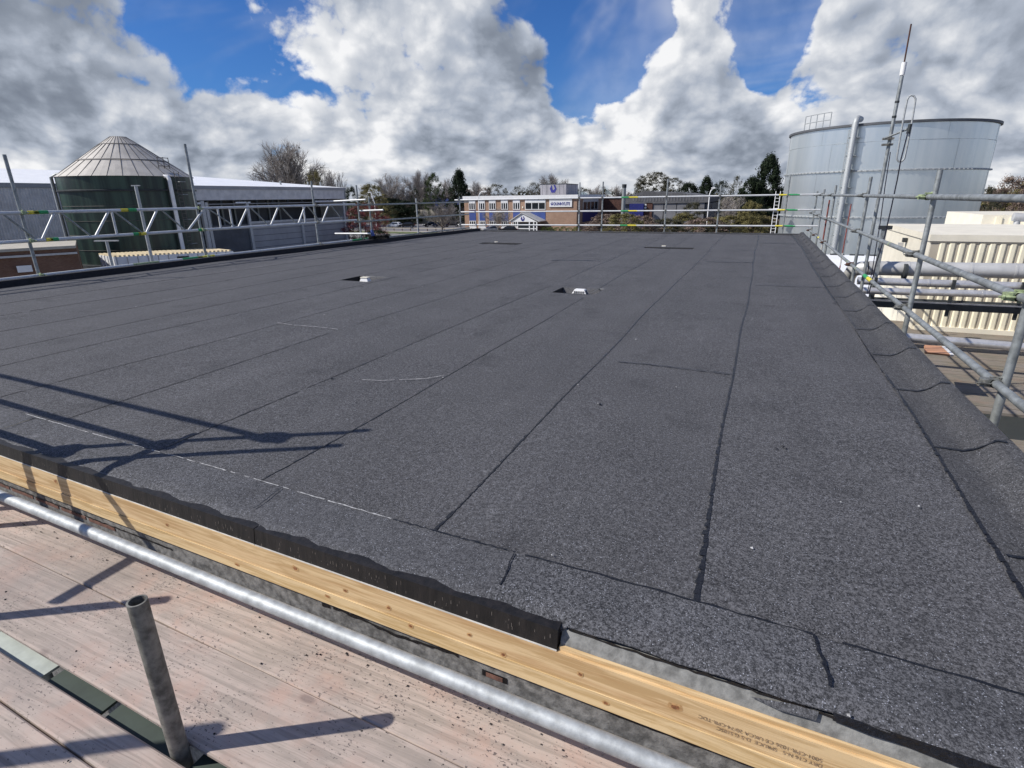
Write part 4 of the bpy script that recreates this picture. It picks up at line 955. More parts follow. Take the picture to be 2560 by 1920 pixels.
# ------------------------------------------------------------------ green silo
SX, SY, SR = -55.3, 36.0, 5.4
cz_ = lambda py, px=307: ond(px, py, 1)
d0 = math.hypot(SX, SY) - SR
def zat(px, py, dist): d = wray(px, py); k = dist / math.hypot(d[0], d[1]); return CH + d[2] * k
ze = zat(300, 438, d0); zr = zat(307, 342, math.hypot(SX, SY)); zbase = zat(237, 667, d0)
si = thing('silo', 'dark green round silo with a pale ribbed conical roof', 'silo', (SX, SY, G))
MB().lathe(SX, SY, [(SR + .4, G), (SR + .4, zbase), (0, zbase)], 48).build('plinth', 'dark_steel', si)
nb = 6; hh = (ze - zbase) / nb
for i in range(nb): MB().lathe(SX, SY, [(SR + (.02 if i % 2 else 0), zbase + hh * i), (SR + (.02 if i % 2 else 0), zbase + hh * (i + 1))], 64).build('steel_band', 'silo_green', si, smooth=True)
for i in range(1, nb): MB().lathe(SX, SY, [(SR + .0, zbase + hh * i - .02), (SR + .05, zbase + hh * i), (SR + .0, zbase + hh * i + .02)], 64).build('band_seam', 'silo_seam' if i != nb - 1 else 'dark_hole', si)
zz1 = ze - 1.3
MB().lathe(SX, SY, [(SR, zz1), (SR + .16, zz1 + .04), (SR + .16, zz1 + .14), (SR, zz1 + .18)], 64).build('gutter_ring', 'dark_steel', si)
def rz_(f): return ze + (zr - ze) * f   # cone profile radius-> z
prof = [(SR + .12, ze - .03), (SR * .655, rz_(.40)), (SR * .30, rz_(.80)), (SR * .115, zr - .02), (0, zr)]
nseg = 30
for k in range(3):
    (r0, z0_), (r1, z1_) = prof[k], prof[k + 1]
    for j in range(nseg):
        t0, t1 = 2 * math.pi * j / nseg, 2 * math.pi * (j + 1) / nseg
        if math.sin((t0 + t1) / 2 - math.atan2(SY, SX)) is None: continue
        am = (t0 + t1) / 2; facing = -(math.cos(am) * SX + math.sin(am) * SY) / math.hypot(SX, SY)
        if facing < -.3: continue
        MB().lathe(SX, SY, [(r0, z0_), (r1, z1_ - .03)], 2, t0, t1).build('roof_panel', 'silo_roof', si)
        a_, b_ = Vector((SX + r0 * math.cos(t0), SY + r0 * math.sin(t0), z0_)), Vector((SX + r1 * math.cos(t0), SY + r1 * math.sin(t0), z1_))
        MB().tube(a_, b_, .024, 4).build('roof_rib', 'silo_seam', si)
MB().lathe(SX, SY, [(SR * .655 + .1, rz_(.40) - .05), (SR * .655 + .02, rz_(.40) + .04)], 64).build('roof_ring', 'silo_seam', si)
MB().lathe(SX, SY, [(SR * .30 + .05, rz_(.80) - .03), (SR * .30, rz_(.80) + .03)], 48).build('roof_ring', 'silo_seam', si)
MB().lathe(SX, SY, [(SR * .30, rz_(.8)), (SR * .115, zr - .02), (0, zr)], 30).build('cap', 'silo_roof', si)
def silo_ang(px):
    d = wray(px, 520); d = Vector((d[0], d[1])).normalized(); c = Vector((SX, SY)); b_ = d.dot(c); disc = max(0, b_ * b_ - (c.length_squared - SR ** 2)); p = d * (b_ - math.sqrt(disc)); return math.atan2(p.y - SY, p.x - SX)
def spt(a, r, z): return Vector((SX + (SR + r) * math.cos(a), SY + (SR + r) * math.sin(a), z))
a = silo_ang(430)
pp = thing('silo_pipe', 'white pipe with a bent top down the right side of the green silo', 'pipe', spt(a, .4, G), 'pipes on the green silo')
MB().path([spt(a - .02, -.1, ze - .05), spt(a, .25, ze - .05), spt(a, .38, ze - .25), spt(a, .4, ze - .5), spt(a, .4, G)], .17, 12).build('pipe', 'paint_white', pp, smooth=True)
a = silo_ang(452)
sld = thing('silo_ladder', 'caged ladder climbing the right side of the green silo to its roof', 'ladder', spt(a, .3, G))
for da in (-.045, .045): tube_obj('stile', spt(a + da, .25, G), spt(a + da, .25, ze + .4), .03, 'silo_seam', sld, n=6)
for i in range(30): z = zbase + .35 * i; (tube_obj('rung', spt(a - .045, .25, z), spt(a + .045, .25, z), .022, 'silo_seam', sld, n=5) if z < ze + .3 else None)
for i in range(8):
    z = zbase + 1.5 + 1.1 * i
    if z < ze: MB().path([spt(a - .05, .25, z), spt(a - .05, .8, z), spt(a + .05, .8, z), spt(a + .05, .25, z)], .03, 5).build('cage_hoop', 'galv_dull', sld)
pa = spt(a, -.2, ze + .1)
pl_ = thing('silo_platform', 'small railed platform on the edge of the silo roof', 'platform', pa)
for dx, dz in ((-.9, 0), (0, 0), (.9, 0)):
    u = spt(a + dx * .15, -.9, ze + .15); tube_obj('post', u, u + Vector((0, 0, 1.5)), .035, 'silo_seam', pl_, n=5)
for z in (.9, 1.6): tube_obj('rail', spt(a - .14, -.9, ze + z), spt(a + .14, -.9, ze + z), .035, 'silo_seam', pl_, n=5)
for k, (ta, tb_) in enumerate((((126, 439), (175, 606)), )):
    Y = 31.0; a_ = ony(*ta, Y); b_ = ony(*tb_, Y)
    pq = thing('silo_pipe', 'grey pipe with an elbow at the left side of the green silo', 'pipe', (b_.x, Y, G), 'pipes on the green silo')
    MB().path([a_ + Vector((1.3, 1.2, .1)), a_ + Vector((.3, .3, .1)), a_ + Vector((0, 0, -.15)), (a_.x, Y, G)], .14, 10).build('pipe', 'galv_dull', pq, smooth=True)

# ------------------------------------------------------------------ big shed on the left (east wall at x=-67.7)
WX = -67.7; y0s, y1s = 5.0, 81.7; EZ = 3.2
sh = thing('warehouse', 'long grey clad warehouse with a white low pitched roof behind the green silo', 'warehouse', (WX - 20, 45, G))
c1z = 1.36
mb = MB()
n = 190
for i in range(n):
    ya = 46 + (y1s - 46) * i / n; yb2 = 46 + (y1s - 46) * (i + 1) / n; mid = (ya + yb2) / 2
    mb.add([(WX, ya, c1z), (WX + .05, ya + .05, c1z), (WX + .05, mid, c1z), (WX, mid + .04, c1z), (WX, yb2, c1z), (WX, ya, EZ - .45), (WX + .05, ya + .05, EZ - .45), (WX + .05, mid, EZ - .45), (WX, mid + .04, EZ - .45), (WX, yb2, EZ - .45)],
           [(j, j + 1, j + 6, j + 5) for j in range(4)])
mb.build('upper_cladding', 'grey_clad', sh, kind='stuff')
MB().box(WX - .1, WX + .12, y0s, y1s + .1, EZ - .45, EZ - .02).build('gutter', 'grey_panel', sh)
mb = MB(); n = 160
for i in range(n):
    ya = y0s + (46 - y0s) * i / n; yb2 = y0s + (46 - y0s) * (i + 1) / n; mid = (ya + yb2) / 2
    mb.add([(WX, ya, G), (WX + .06, ya + .05, G), (WX + .06, mid, G), (WX, mid + .04, G), (WX, yb2, G), (WX, ya, EZ - .45), (WX + .06, ya + .05, EZ - .45), (WX + .06, mid, EZ - .45), (WX, mid + .04, EZ - .45), (WX, yb2, EZ - .45)], [(j, j + 1, j + 6, j + 5) for j in range(4)])
mb.build('side_cladding', 'grey_clad', sh, kind='stuff')
MB().box(WX - 38, WX - .01, y1s - .05, y1s, G, EZ - .4).build('end_wall', 'grey_clad', sh)
# roof: hipped sheet rising from the eave to a ridge
rl_ = 4.9
mb = MB(); RZ = 5.0
mb.add([(WX + .1, y0s, EZ), (WX + .1, y1s, EZ), (WX - 16, 66, RZ), (WX - 16, 50, RZ + .25), (WX - 16, y0s, RZ + .3)], [(0, 1, 2, 3, 4)])
mb.add([(WX + .1, y1s, EZ), (WX - 32, y1s, EZ), (WX - 16, 66, RZ)], [(0, 1, 2)])
mb.build('roof', 'roof_white', sh)
for i in range(60):
    y = y0s + i * 1.27
    k2 = 1.0 if y < 50 else max(0, 1 - (y - 50) / 34)
for y in (54, 70, 76, 79): MB().box(WX - 3.1, WX - 2.9, y, y + .2, EZ + .1, EZ + .95).build('roof_vent', 'galv_dull', sh)
# recessed loading bay under the cladding
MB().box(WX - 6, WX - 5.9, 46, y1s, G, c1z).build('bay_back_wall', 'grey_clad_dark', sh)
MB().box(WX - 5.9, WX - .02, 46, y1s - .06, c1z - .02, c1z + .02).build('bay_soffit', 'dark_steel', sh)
MB().box(WX - .2, WX + .02, 46, y1s, c1z - .55, c1z - .45).build('canopy_rail', 'grey_panel', sh)
for y in range(47, 81, 3): MB().box(WX - .16, WX - .04, y, y + .3, c1z - .45, c1z - .02).build('hanger', 'dark_steel', sh)
for ya, yb2 in ((53.5, 54.9), (60.4, 62.9), (76, 81)): MB().box(WX - .1, WX + .08, ya - 2, yb2 - 2, c1z - .42, c1z - .26).build('light_panel', 'roof_white', sh)
for i in range(9): MB().box(WX - 5.8, WX - 5.65, 54 + i * 2.2, 54.3 + i * 2.2, G, c1z - .1).build('bay_rib', 'galv_dull', sh)
yy_ = [53.6, 60.2, 70.4, y1s]
lowz = -1.9
for i, (ya, yb2) in enumerate(zip(yy_[:-1], yy_[1:])):
    MB().box(WX - .3, WX - .2, ya + .3, yb2 - .05, G, lowz).build('door_panel', 'grey_panel' if i else 'grey_clad_dark', sh)
    for q in range(1, 5): MB().box(WX - .195, WX - .17, ya + .3, yb2 - .05, G + q * .85, G + q * .85 + .05).build('panel_joint', 'grey_clad_dark', sh)
MB().box(WX - .32, WX - .12, 60.3, y1s - .05, lowz, lowz + .28).build('door_header', 'lagging', sh)
for y in (53.5, 60.1, 70.3, 80.7): MB().box(WX - .2, WX + .1, y, y + .42, G, (lowz + 3.0) if y != 70.3 else lowz + .1).build('column', 'lagging', sh)
MB().box(WX - .3, WX + .1, 52.9, 53.4, G, 1.3).build('column', 'lagging', sh)
tube_obj('downpipe', (WX + .15, y1s - .3, G), (WX + .15, y1s - .3, EZ - .5), .08, 'galv_dull', sh, n=8)

# ------------------------------------------------------------------ low brick building, cabin, poles (left)
zb = -2.0
A, B_ = onz(-60, 634, zb), onz(190, 620, zb); Bk = onz(192, 607, zb); dk_ = (Bk - B_); Ak = A + dk_
lb = thing('brick_building', 'low dark brick building with a pale flat roof at the left edge of the picture', 'building', (A.x, A.y, G))
mb = MB(); mb.prism([A.xyz, B_, Bk, Ak], (0, 0, -(zb - G)));
mb.build('wall', 'brick_low', lb)
def slab(pts, z0_, z1_): return MB().prism([Vector((p.x, p.y, z0_)) for p in pts], (0, 0, z1_ - z0_))
o1 = (A - Ak).normalized() * .15
slab([A + o1, B_ + o1, Bk, Ak], zb + .002, zb + .2).build('roof', 'tan_concrete', lb)
o2 = (A - Ak).normalized() * .16
slab([A + o2, B_ + o2, B_ + o2 * .05, A + o2 * .05], zb - .42, zb - .28).build('gutter', 'lagging', lb)
fn = (A - Ak).normalized(); fd = (B_ - A).normalized()
d = wray(62, 672); 
den = Vector(d).dot(fn); t = (A - Vector((0, 0, CH))).dot(fn) / den; c = Vector((0, 0, CH)) + Vector(d) * t + fn * .04
wp = thing('wall_plate', 'small white notice plate on the dark brick wall', 'sign', c); MB().obox(c, fd * .42, fn * .02, Vector((0, 0, .23))).build('plate', 'paint_white', wp)
zc_ = -3.0
P1, P2, P3 = onz(247, 637, zc_), onz(286, 643, zc_), onz(583, 628, zc_)
P4 = P1 + (P3 - P2)
cbn = thing('site_cabin', 'white site cabin with a pale ridged roof in front of the green silo', 'cabin', (P2.x, P2.y, G))
MB().prism([P1, P2, P3, P4], (0, 0, G - zc_)).build('body', 'cabin_white', cbn)
u, v_ = (P3 - P2), (P1 - P2)
for i in range(28):
    a_ = P2 + u * (i / 28); b_ = P2 + u * ((i + .5) / 28)
    MB().prism([a_ + Vector((0, 0, .01)), b_ + Vector((0, 0, .01)), b_ + v_ + Vector((0, 0, .01)), a_ + v_ + Vector((0, 0, .01))], (0, 0, .12)).build('roof_ridge', 'cabin_roof', cbn)
for i in range(5):
    a_ = P2 + v_ * (i / 5 + .02); b_ = P2 + v_ * (i / 5 + .14); o_ = -u.normalized() * .06
    MB().prism([a_, b_, b_ + o_, a_ + o_], (0, 0, -3.0)).build('end_rib', 'cabin_white', cbn)
for i in range(12):
    a_ = P2 + u * (i / 12 + .01); b_ = P2 + u * (i / 12 + .016); o_ = -v_.normalized() * .04
    MB().prism([a_, b_, b_ + o_, a_ + o_], (0, 0, -3.0)).build('side_rib', 'grey_panel', cbn)
a_ = P2 + u * .50; b_ = P2 + u * .60; o_ = -v_.normalized() * .05
MB().prism([a_ + Vector((0, 0, -.2)), b_ + Vector((0, 0, -.2)), b_ + o_ + Vector((0, 0, -.2)), a_ + o_ + Vector((0, 0, -.2))], (0, 0, -.35)).build('vent', 'dark_steel', cbn)
def pole(px, py, Y, lab, head, r=.07):
    t_ = ony(px, py, Y); o = thing('lamp_post', lab, 'lamp post', (t_.x, Y, G), 'posts standing behind the left guardrail')
    tube_obj('post', (t_.x, Y, G), (t_.x, Y, t_.z), r, 'galvanised', o, n=8)
    w_ = Vector((.916, .4, 0)) * head; MB().obox(t_, w_, (-.03, .07, 0), (0, 0, .035)).build('head', 'lagging', o); return o
pole(339, 464, 27, 'taller galvanised post with a flat cap standing before the green silo', .28, .11)
pole(266, 602, 22.5, 'short galvanised post with a wide T head in front of the white cabin', .75, .09)

# ------------------------------------------------------------------ office
OX, OY = -36.87, 119.1; OL = -64.3; OT = 1.6
of = thing('office_building', 'two storey brick office with a white fascia and blue panels beyond the far guardrail', 'building', (OX, OY, G))
MB().box(OL, OX, OY, OY + 22, G, OT - .9).build('wall', 'brick_office', of)
MB().box(OL - .2, OX + .25, OY - .3, OY + 22.2, OT - .88, OT).build('fascia', 'paint_white', of)
def win(xa, xb, z0_, z1_, panes, y=OY, par=of, dark=True, lintel=True):
    f = MB(); t = .12; f.box(xa, xb, y - .10, y - .002, z0_, z0_ + t); f.box(xa, xb, y - .10, y - .002, z1_ - t, z1_); f.box(xa, xa + t, y - .1, y - .002, z0_ + t, z1_ - t); f.box(xb - t, xb, y - .1, y - .002, z0_ + t, z1_ - t)
    for q in range(1, panes): x = xa + (xb - xa) * q / panes; f.box(x - .07, x + .07, y - .1, y - .002, z0_ + t, z1_ - t)
    w_ = f.build('window', 'paint_white', par); MB().box(xa + t, xb - t, y - .05, y - .004, z0_ + t, z1_ - t).build('pane', 'car_glass', w_)
    if lintel: MB().box(xa, xb, y - .12, y - .003, z1_ + .003, z1_ + .58).build('lintel', 'paint_white', w_)
    return w_
win(-48.9, -44.05, -1.43, .12, 3)
narrow = [-64.0 + 1.5, -59.6, -56.95, -54.0, -51.05]
for cx in (-62.2, -59.75, -57.0, -53.95, -51.0):
    win(cx - .85, cx + .85, -1.4, .12, 3)
    MB().box(cx - .85, cx + .85, OY - .06, OY - .003, -3.85, -1.62).build('blue_panel', 'blue_panel', of)
    win(cx - .85, cx + .85, -5.1, -3.87, 3, lintel=False)
    MB().box(cx - .95, cx + .95, OY - .10, OY - .003, G, -5.15).build('sill_panel', 'paint_white', of)
MB().box(-48.9, -44.05, OY - .06, OY - .003, -3.85, -1.7).build('blue_panel', 'blue_panel', of)
MB().obox((-49.45, OY - .1, -.9), (.14, 0, 0), (0, .06, 0), (0, 0, .2)).build('alarm_box', 'cream', of)
for z in (-1.6,): pass
MB().box(OX + .003, OX + .06, 123.4, 136.0, -4.2, -1.9).build('side_panel', 'blue_dark', of)
f = MB(); 
for ya, yb2, z0_, z1_ in ((123.4, 136, -1.8, -1.66), (123.4, 136, .02, .7), (123.4, 123.7, -1.66, .02), (126.4, 126.7, -1.66, .02), (129.4, 129.7, -1.66, .02), (132.6, 132.9, -1.66, .02), (135.7, 136, -1.66, .02)): f.box(OX + .003, OX + .12, ya, yb2, z0_, z1_)
w_ = f.build('window', 'lagging', of); MB().box(OX + .003, OX + .05, 123.7, 135.7, -1.66, .02).build('pane', 'car_glass', w_)
# porch
pch = MB(); x0_, x1_, xm = -50.8, -44.0, -48.0; zE, zR = -3.85, -2.1
pch.prism([(x0_ - .3, OY - 4.2, zE - .05), (xm, OY - 4.2, zR), (xm, OY - 4.2, zR + .22), (x0_ - .3, OY - 4.2, zE + .17)], (0, 4.19, 0)); pch.prism([(xm, OY - 4.2, zR), (x1_ + .1, OY - 4.2, zE - .05), (x1_ + .1, OY - 4.2, zE + .17), (xm, OY - 4.2, zR + .22)], (0, 4.19, 0))
pc = pch.build('porch_roof', 'lagging', of)
MB().prism([(x0_ + .2, OY - 4.0, zE - .02), (x1_ - .5, OY - 4.0, zE - .02), (xm, OY - 4.0, zR - .1)], (0, .1, 0)).build('porch_gable', 'paint_white', of)
for x in (-50.6, -49.2, -46.4, -45.4, -44.7): MB().box(x, x + .22, OY - 4.0, OY - 3.8, G, zE - .03).build('porch_post', 'paint_white', of)
MB().box(-49.0, -44.8, OY - 3.85, OY - 3.8, G, zE - .3).build('porch_glass', 'car_glass', of)
MB().box(-49.0, -44.8, OY - 3.95, OY - 3.86, -5.4, -5.2).build('porch_bar', 'paint_white', of)
# emblem: hexagonal open ring with a hook
def emblem(cx, y, cz, s, mat, parent):
    pts = [(-.45, .95), (-.95, .0), (-.45, -.95), (.45, -.95), (.95, 0), (.5, .95), (.1, .95), (.45, .05), (.12, -.35), (-.25, -.1), (-.3, .35)]
    mb = MB().prism([(cx + p[0] * s, y, cz + p[1] * s) for p in pts], (0, .03, 0)); return mb.build('emblem', mat, parent)
emblem(-47.85, OY - 4.05, -3.2, .5, 'lettering_blue', of)
tw = thing('roof_tank_room', 'grey concrete plant room with a blue emblem on the office roof', 'plant room', (-42, OY + 4, OT))
ty_ = OY + 5; s0, s1, s2, s3 = ony(1351, 462, ty_), ony(1415, 460, ty_), ony(1437, 460, ty_), ony(1415, 486, ty_)
MB().box(s0.x, s1.x, ty_, ty_ + 9, OT + .003, s1.z).build('wall', 'grey_concrete', tw)
MB().box(s0.x - .05, s1.x + .1, ty_ - .06, ty_ + 9, s1.z + .002, s1.z + .12).build('coping', 'dark_steel', tw)
for i in range(6): x = s0.x + (s1.x - s0.x) * (i + .5) / 6; MB().box(x - .03, x + .03, ty_ - .012, ty_ - .002, OT + .1, s1.z - .02).build('panel_joint', 'grey_clad_dark', tw)
e_ = ony(1383, 472, ty_); emblem(e_.x, ty_ - .05, e_.z, .85, 'lettering_blue', tw)
# sign
sg = thing('shop_sign', 'white company signboard with blue lettering on the office brick wall', 'sign', (-40.5, OY - .1, -.9))
MB().box(-43.1, -37.95, OY - .2, OY - .003, -.88, .66).build('board', 'paint_white', sg)
MB().box(-43.1, -37.95, OY - .24, OY - .2, .42, .55).build('lamp_bar', 'lagging', sg)
rf = Matrix.Rotation(math.radians(90), 3, 'X')
text_obj('DUNNYLITE', .86, Vector((-40.25, OY - .23, -.52)), rf, 'lettering_blue', sg, 'lettering', .01, .02, sx_=.80)
emblem(-42.5, OY - .24, -.2, .32, 'lettering_blue', sg)
# wing to the right of the office: darker lower range
wg = thing('brick_wing', 'dark brick range with plant against it right of the office', 'building', (-30, 150, G))
xa_, xb_ = ony(1500, 530, 141).x, ony(1575, 530, 141).x
MB().box(xa_, xb_ + 5, 141.2, 155, G, .7).build('wall', 'dark_brick', wg); MB().box(xa_ - .1, xb_ + 5.1, 141, 155, .703, 1.1).build('fascia', 'grey_concrete', wg)

# ------------------------------------------------------------------ dark gabled shed, flue, blue door
DY = 112
ds = thing('gabled_shed', 'dark low pitched industrial shed with grey lower panels left of the tall conifer', 'shed', (-17, DY, G))
q = lambda px, py, Y=DY: ony(px, py, Y)
l_, a1_, r_e = q(1562, 491), q(1612, 478), q(1775, 489)
ll, lr_, zlo = l_.x, q(1768, 500).x, G
MB().box(ll, lr_, DY, DY + 30, G, q(1600, 510).z).build('wall', 'grey_clad_dark', ds)
simple('shed_clad', (0.10, 0.10, 0.105), 0.7, 0.0, 0.25, 1.0)
simple('shed_panel', (0.17, 0.17, 0.18), 0.7, 0.0, 0.2, 0.5)
MB().prism([(ll - .4, DY - .5, q(1600, 510).z), (lr_ + .3, DY - .5, q(1768, 506).z), (r_e.x, DY - .5, q(1772, 493).z), (q(1700, 482).x, DY - .5, q(1700, 482).z), (a1_.x, DY - .5, a1_.z), (ll - .4, DY - .5, l_.z - .2)], (0, 30, 0)).build('roof', 'shed_clad', ds)
for i in range(24):
    x = a1_.x - 2 + i * .55; MB().box(x, x + .12, DY - .55, DY - .502, q(1600, 503).z, q(1640, 487).z).build('rib', 'shed_panel', ds)
xs_ = [q(p, 530).x for p in (1632, 1660, 1692, 1745, 1762)]
for i in range(len(xs_) - 1): MB().box(xs_[i], xs_[i + 1] - .15, DY - .3, DY - .01, G, q(1650, 505).z - .1).build('wall_panel', 'shed_panel', ds)
MB().box(q(1576, 530).x, q(1611, 530).x, DY - 1.2, DY - .02, G, q(1590, 509).z).build('blue_door', 'blue_dark', ds)
MB().box(q(1612, 530).x, q(1631, 530).x, DY - .5, DY - .01, G, q(1620, 507).z).build('brick_bay', 'dark_brick', ds)
for p in ((1615, 512), (1615, 519)): c = q(*p); MB().obox((c.x, DY - .56, c.z), (.18, 0, 0), (0, .05, 0), (0, 0, .18)).build('wall_light', 'paint_white', ds)
c = q(1561, 462, 108); fl = thing('flue', 'tall grey flue pipe with a black cap beside the dark shed', 'flue', (c.x, 108, G))
tube_obj('pipe', (c.x, 108, G), (c.x, 108, c.z - .5), .36, 'galv_dull', fl, n=14); tube_obj('cap', (c.x, 108, c.z - .5), (c.x, 108, c.z + .1), .42, 'dark_steel', fl, n=14)

# ------------------------------------------------------------------ street lamps
def street_lamp(px_base, py_arm, dx, Y, lab, tophead):
    b_ = ony(px_base, 570, Y); top = ony(px_base, py_arm, Y); o = thing('street_lamp', lab, 'street lamp', (b_.x, Y, G), 'street lamps in the estate')
    hd = ony(*tophead, Y)
    MB().path([(b_.x, Y, G), (b_.x, Y, top.z - .6), (b_.x + dx * .12, Y, top.z - .1), (b_.x + dx * .45, Y, hd.z - .05), (hd.x, Y, hd.z)], .085, 8).build('column', 'paint_white', o, smooth=True)
    MB().obox(hd + Vector((.15 * (1 if dx > 0 else -1), 0, 0)), (.3, 0, .02), (0, .14, 0), (-.02, 0, .09)).build('lantern', 'paint_white', o); return o
street_lamp(1199, 484, 1.4, 100, 'white street lamp with a curved arm in front of the office', (1211, 479))
street_lamp(1766, 475, 1.2, 96, 'white street lamp with a curved arm in front of the dark shed', (1781, 470))
o = street_lamp(942, 500, -1.8, 112, 'thin street lamp above the car park hedge on the left', (924, 481))

# ------------------------------------------------------------------ cars
def make_car(paint):
    root = thing('parked_car', '', 'car', (0, 0, 0), 'cars parked beside the office')
    L, W_ = 4.3, 1.78
    prof = [(-2.15, .35), (-2.15, .72), (-2.05, .86), (-1.75, .95), (-1.45, 1.30), (-.9, 1.46), (.1, 1.45), (.55, 1.32), (1.05, .95), (1.85, .82), (2.12, .66), (2.15, .35)]
    def body(pts, w0, w1, zs):
        mb = MB(); n = len(pts)
        for sgn in (-1, 1):
            for x, z in pts:
                w = w0 if z <= .95 else w0 - (w0 - w1) * (z - .95) / .5
                mb.v.append((x, sgn * w, z))
        mb.f.append(tuple(range(n))); mb.f.append(tuple(range(n, 2 * n))[::-1])
        for i in range(n): mb.f.append((i, n + i, n + (i + 1) % n, (i + 1) % n))
        return mb
    body([(x, z) for x, z in prof], .89, .66, None).build('body', paint, root)
    for s in (-1, 1):
        MB().add([(-1.4, s * .885, .97), (.95, s * .885, .97), (.50, s * .70, 1.33), (-.95, s * .70, 1.40)], [(0, 1, 2, 3) if s < 0 else (3, 2, 1, 0)]).build('side_window', 'car_glass', root)
        MB().obox((2.12, s * .62, .68), (.06, 0, 0), (0, .2, 0), (0, 0, .08)).build('headlight', 'lamp_lens', root)
        MB().obox((-2.12, s * .70, .78), (.06, 0, 0), (0, .14, 0), (0, 0, .1)).build('tail_light', 'tail_red', root)
        for x in (-1.35, 1.35):
            wl = MB().tube((x, s * .70, .32), (x, s * .90, .32), .32, 16).build('wheel', 'tyre', root, smooth=True); MB().tube((x, s * .88, .32), (x, s * .91, .32), .2, 12).build('rim', 'rim', wl, smooth=True)
    MB().add([(1.02, -.78, 1.0), (1.02, .78, 1.0), (.56, .64, 1.34), (.56, -.64, 1.34)], [(0, 1, 2, 3)]).build('windscreen', 'car_glass', root)
    for o in root.children:
        if o.name.startswith('windscreen'): o.location = (.03, 0, .02)
    MB().add([(-1.78, -.78, .99), (-1.78, .78, .99), (-1.49, .64, 1.30), (-1.49, -.64, 1.30)], [(3, 2, 1, 0)]).build('rear_window', 'car_glass', root)
    return root
protos = {k: None for k in ('car_white', 'car_black', 'car_silver', 'car_navy')}
cars = [(988, 569, 'car_white', 5, 'white hatchback leftmost in the car park'), (1018, 569, 'car_black', 25, 'black car parked right of the white hatchback'), (1002, 560, 'car_navy', 10, 'dark blue car in the second row behind the white hatchback'),
        (1078, 567, 'car_black', 50, 'dark car beside the thin tree trunk in the car park'), (1100, 568, 'car_navy', 35, 'dark car between two others left of the office corner'), (1130, 567, 'car_black', 20, 'black saloon nearest the left corner of the office'),
        (1228, 574, 'car_silver', 40, 'silver car parked under the left office windows'), (1270, 575, 'car_black', 20, 'black car parked in front of the office beside the porch'), (1136, 558, 'car_navy', 15, 'dark car in the rear row behind the black saloon')]
for px, py, paint, rot, lab in cars:
    c = onz(px, py, G); 
    if px > 1190: c = ony(px, 570, 115.0)
    if protos[paint] is None:
        r_ = make_car(paint); protos[paint] = r_; r_.location = (c.x, c.y, G + .015); r_.rotation_euler = (0, 0, math.radians(rot + 180)); r_['label'] = lab
    else: copy_tree(protos[paint], (c.x, c.y, G + .015), lab, math.radians(rot + 180))

# ------------------------------------------------------------------ trees
def grow(seed, nl, fan, tw_r=.014):
    """bare dome-shaped tree: upswept limbs fanning out of a short trunk, three orders of finer branches"""
    rn = random.Random(seed); tr = MB(); tw_ = MB()
    def curve(mb, p, d, l, r0, r1, lift, seg, n):
        pts = [p]; q = p; dd = d.copy()
        for i in range(seg):
            dd = (dd + Vector((rn.gauss(0, .07), rn.gauss(0, .07), lift / seg + rn.gauss(0, .05)))).normalized(); q = q + dd * l / seg; pts.append(q)
        for i in range(seg):
            a, b = r0 + (r1 - r0) * i / seg, r0 + (r1 - r0) * (i + 1) / seg; mb.tube(pts[i], pts[i + 1], a, n, r2=b, cap=False)
        return pts, dd
    def at(pts, t):
        k = t * (len(pts) - 1); i = min(int(k), len(pts) - 2); f = k - i; return pts[i].lerp(pts[i + 1], f), (pts[i + 1] - pts[i]).normalized()
    def side(d, ang):
        o = Vector((rn.gauss(0, 1), rn.gauss(0, 1), rn.gauss(0, .7))); o = (o - d * o.dot(d)).normalized(); return (d * math.cos(ang) + o * math.sin(ang)).normalized()
    tr.tube((0, 0, 0), (0, 0, 2.6), .26, 8, r2=.20, cap=False)
    for i in range(nl):
        az = i * 2.4 + rn.uniform(-.3, .3); tilt = fan * (i + .5) / nl * rn.uniform(.9, 1.1); z0_ = 2.5 - 1.1 * (i / nl) * rn.random()
        d = Vector((math.sin(tilt) * math.cos(az), math.sin(tilt) * math.sin(az), math.cos(tilt)))
        L = 7.0 * (1 - .10 * tilt) * rn.uniform(.88, 1.05)
        l1, _ = curve(tr, Vector((0, 0, z0_)), d, L, .11, .025, .22, 7, 5)
        for j in range(15):
            t = .22 + .78 * (j + rn.random()) / 15; p, dd = at(l1, min(t, .999)); l2, _ = curve(tr, p, side(dd, rn.uniform(.35, .75)), L * .36 * (1.15 - t * .7), .04, .015, .12, 3, 4)
            for k in range(7):
                t2 = .15 + .85 * (k + rn.random()) / 7; p2, d2 = at(l2, min(t2, .999)); l3, _ = curve(tw_, p2, side(d2, rn.uniform(.3, .8)), L * .15 * (1.2 - t2 * .5), tw_r * 1.3, tw_r, .08, 2, 3)
                for m_ in range(3):
                    p3, d3 = at(l3, rn.uniform(.3, .99)); curve(tw_, p3, side(d3, rn.uniform(.3, .8)), L * .075 * rn.uniform(.7, 1.2), tw_r * .8, tw_r * .5, .05, 1, 3)
    return tr, tw_
def norm_tree(mbs, H_):
    zmax = max(v[2] for mb in mbs for v in mb.v); s_ = H_ / zmax
    for mb in mbs: mb.v = [(v[0] * s_, v[1] * s_, v[2] * s_) for v in mb.v]
bare = []
for sd, nl_, fan_ in ((21, 30, 1.38), (8, 16, 1.15), (15, 10, .8)):
    tr, tw_ = grow(sd, nl_, fan_); norm_tree((tr, tw_), 10.0)
    bare.append((tr, tw_))
def tree_thing(kind, meshes, px, pytop, D, wpx, lab, grp, base=None, cat='tree'):
    top = ond(px, pytop, D); H_ = top.z - G; r = thing(kind, lab, cat, (top.x, top.y, G), grp)
    return r, H_, top
bare_me = []
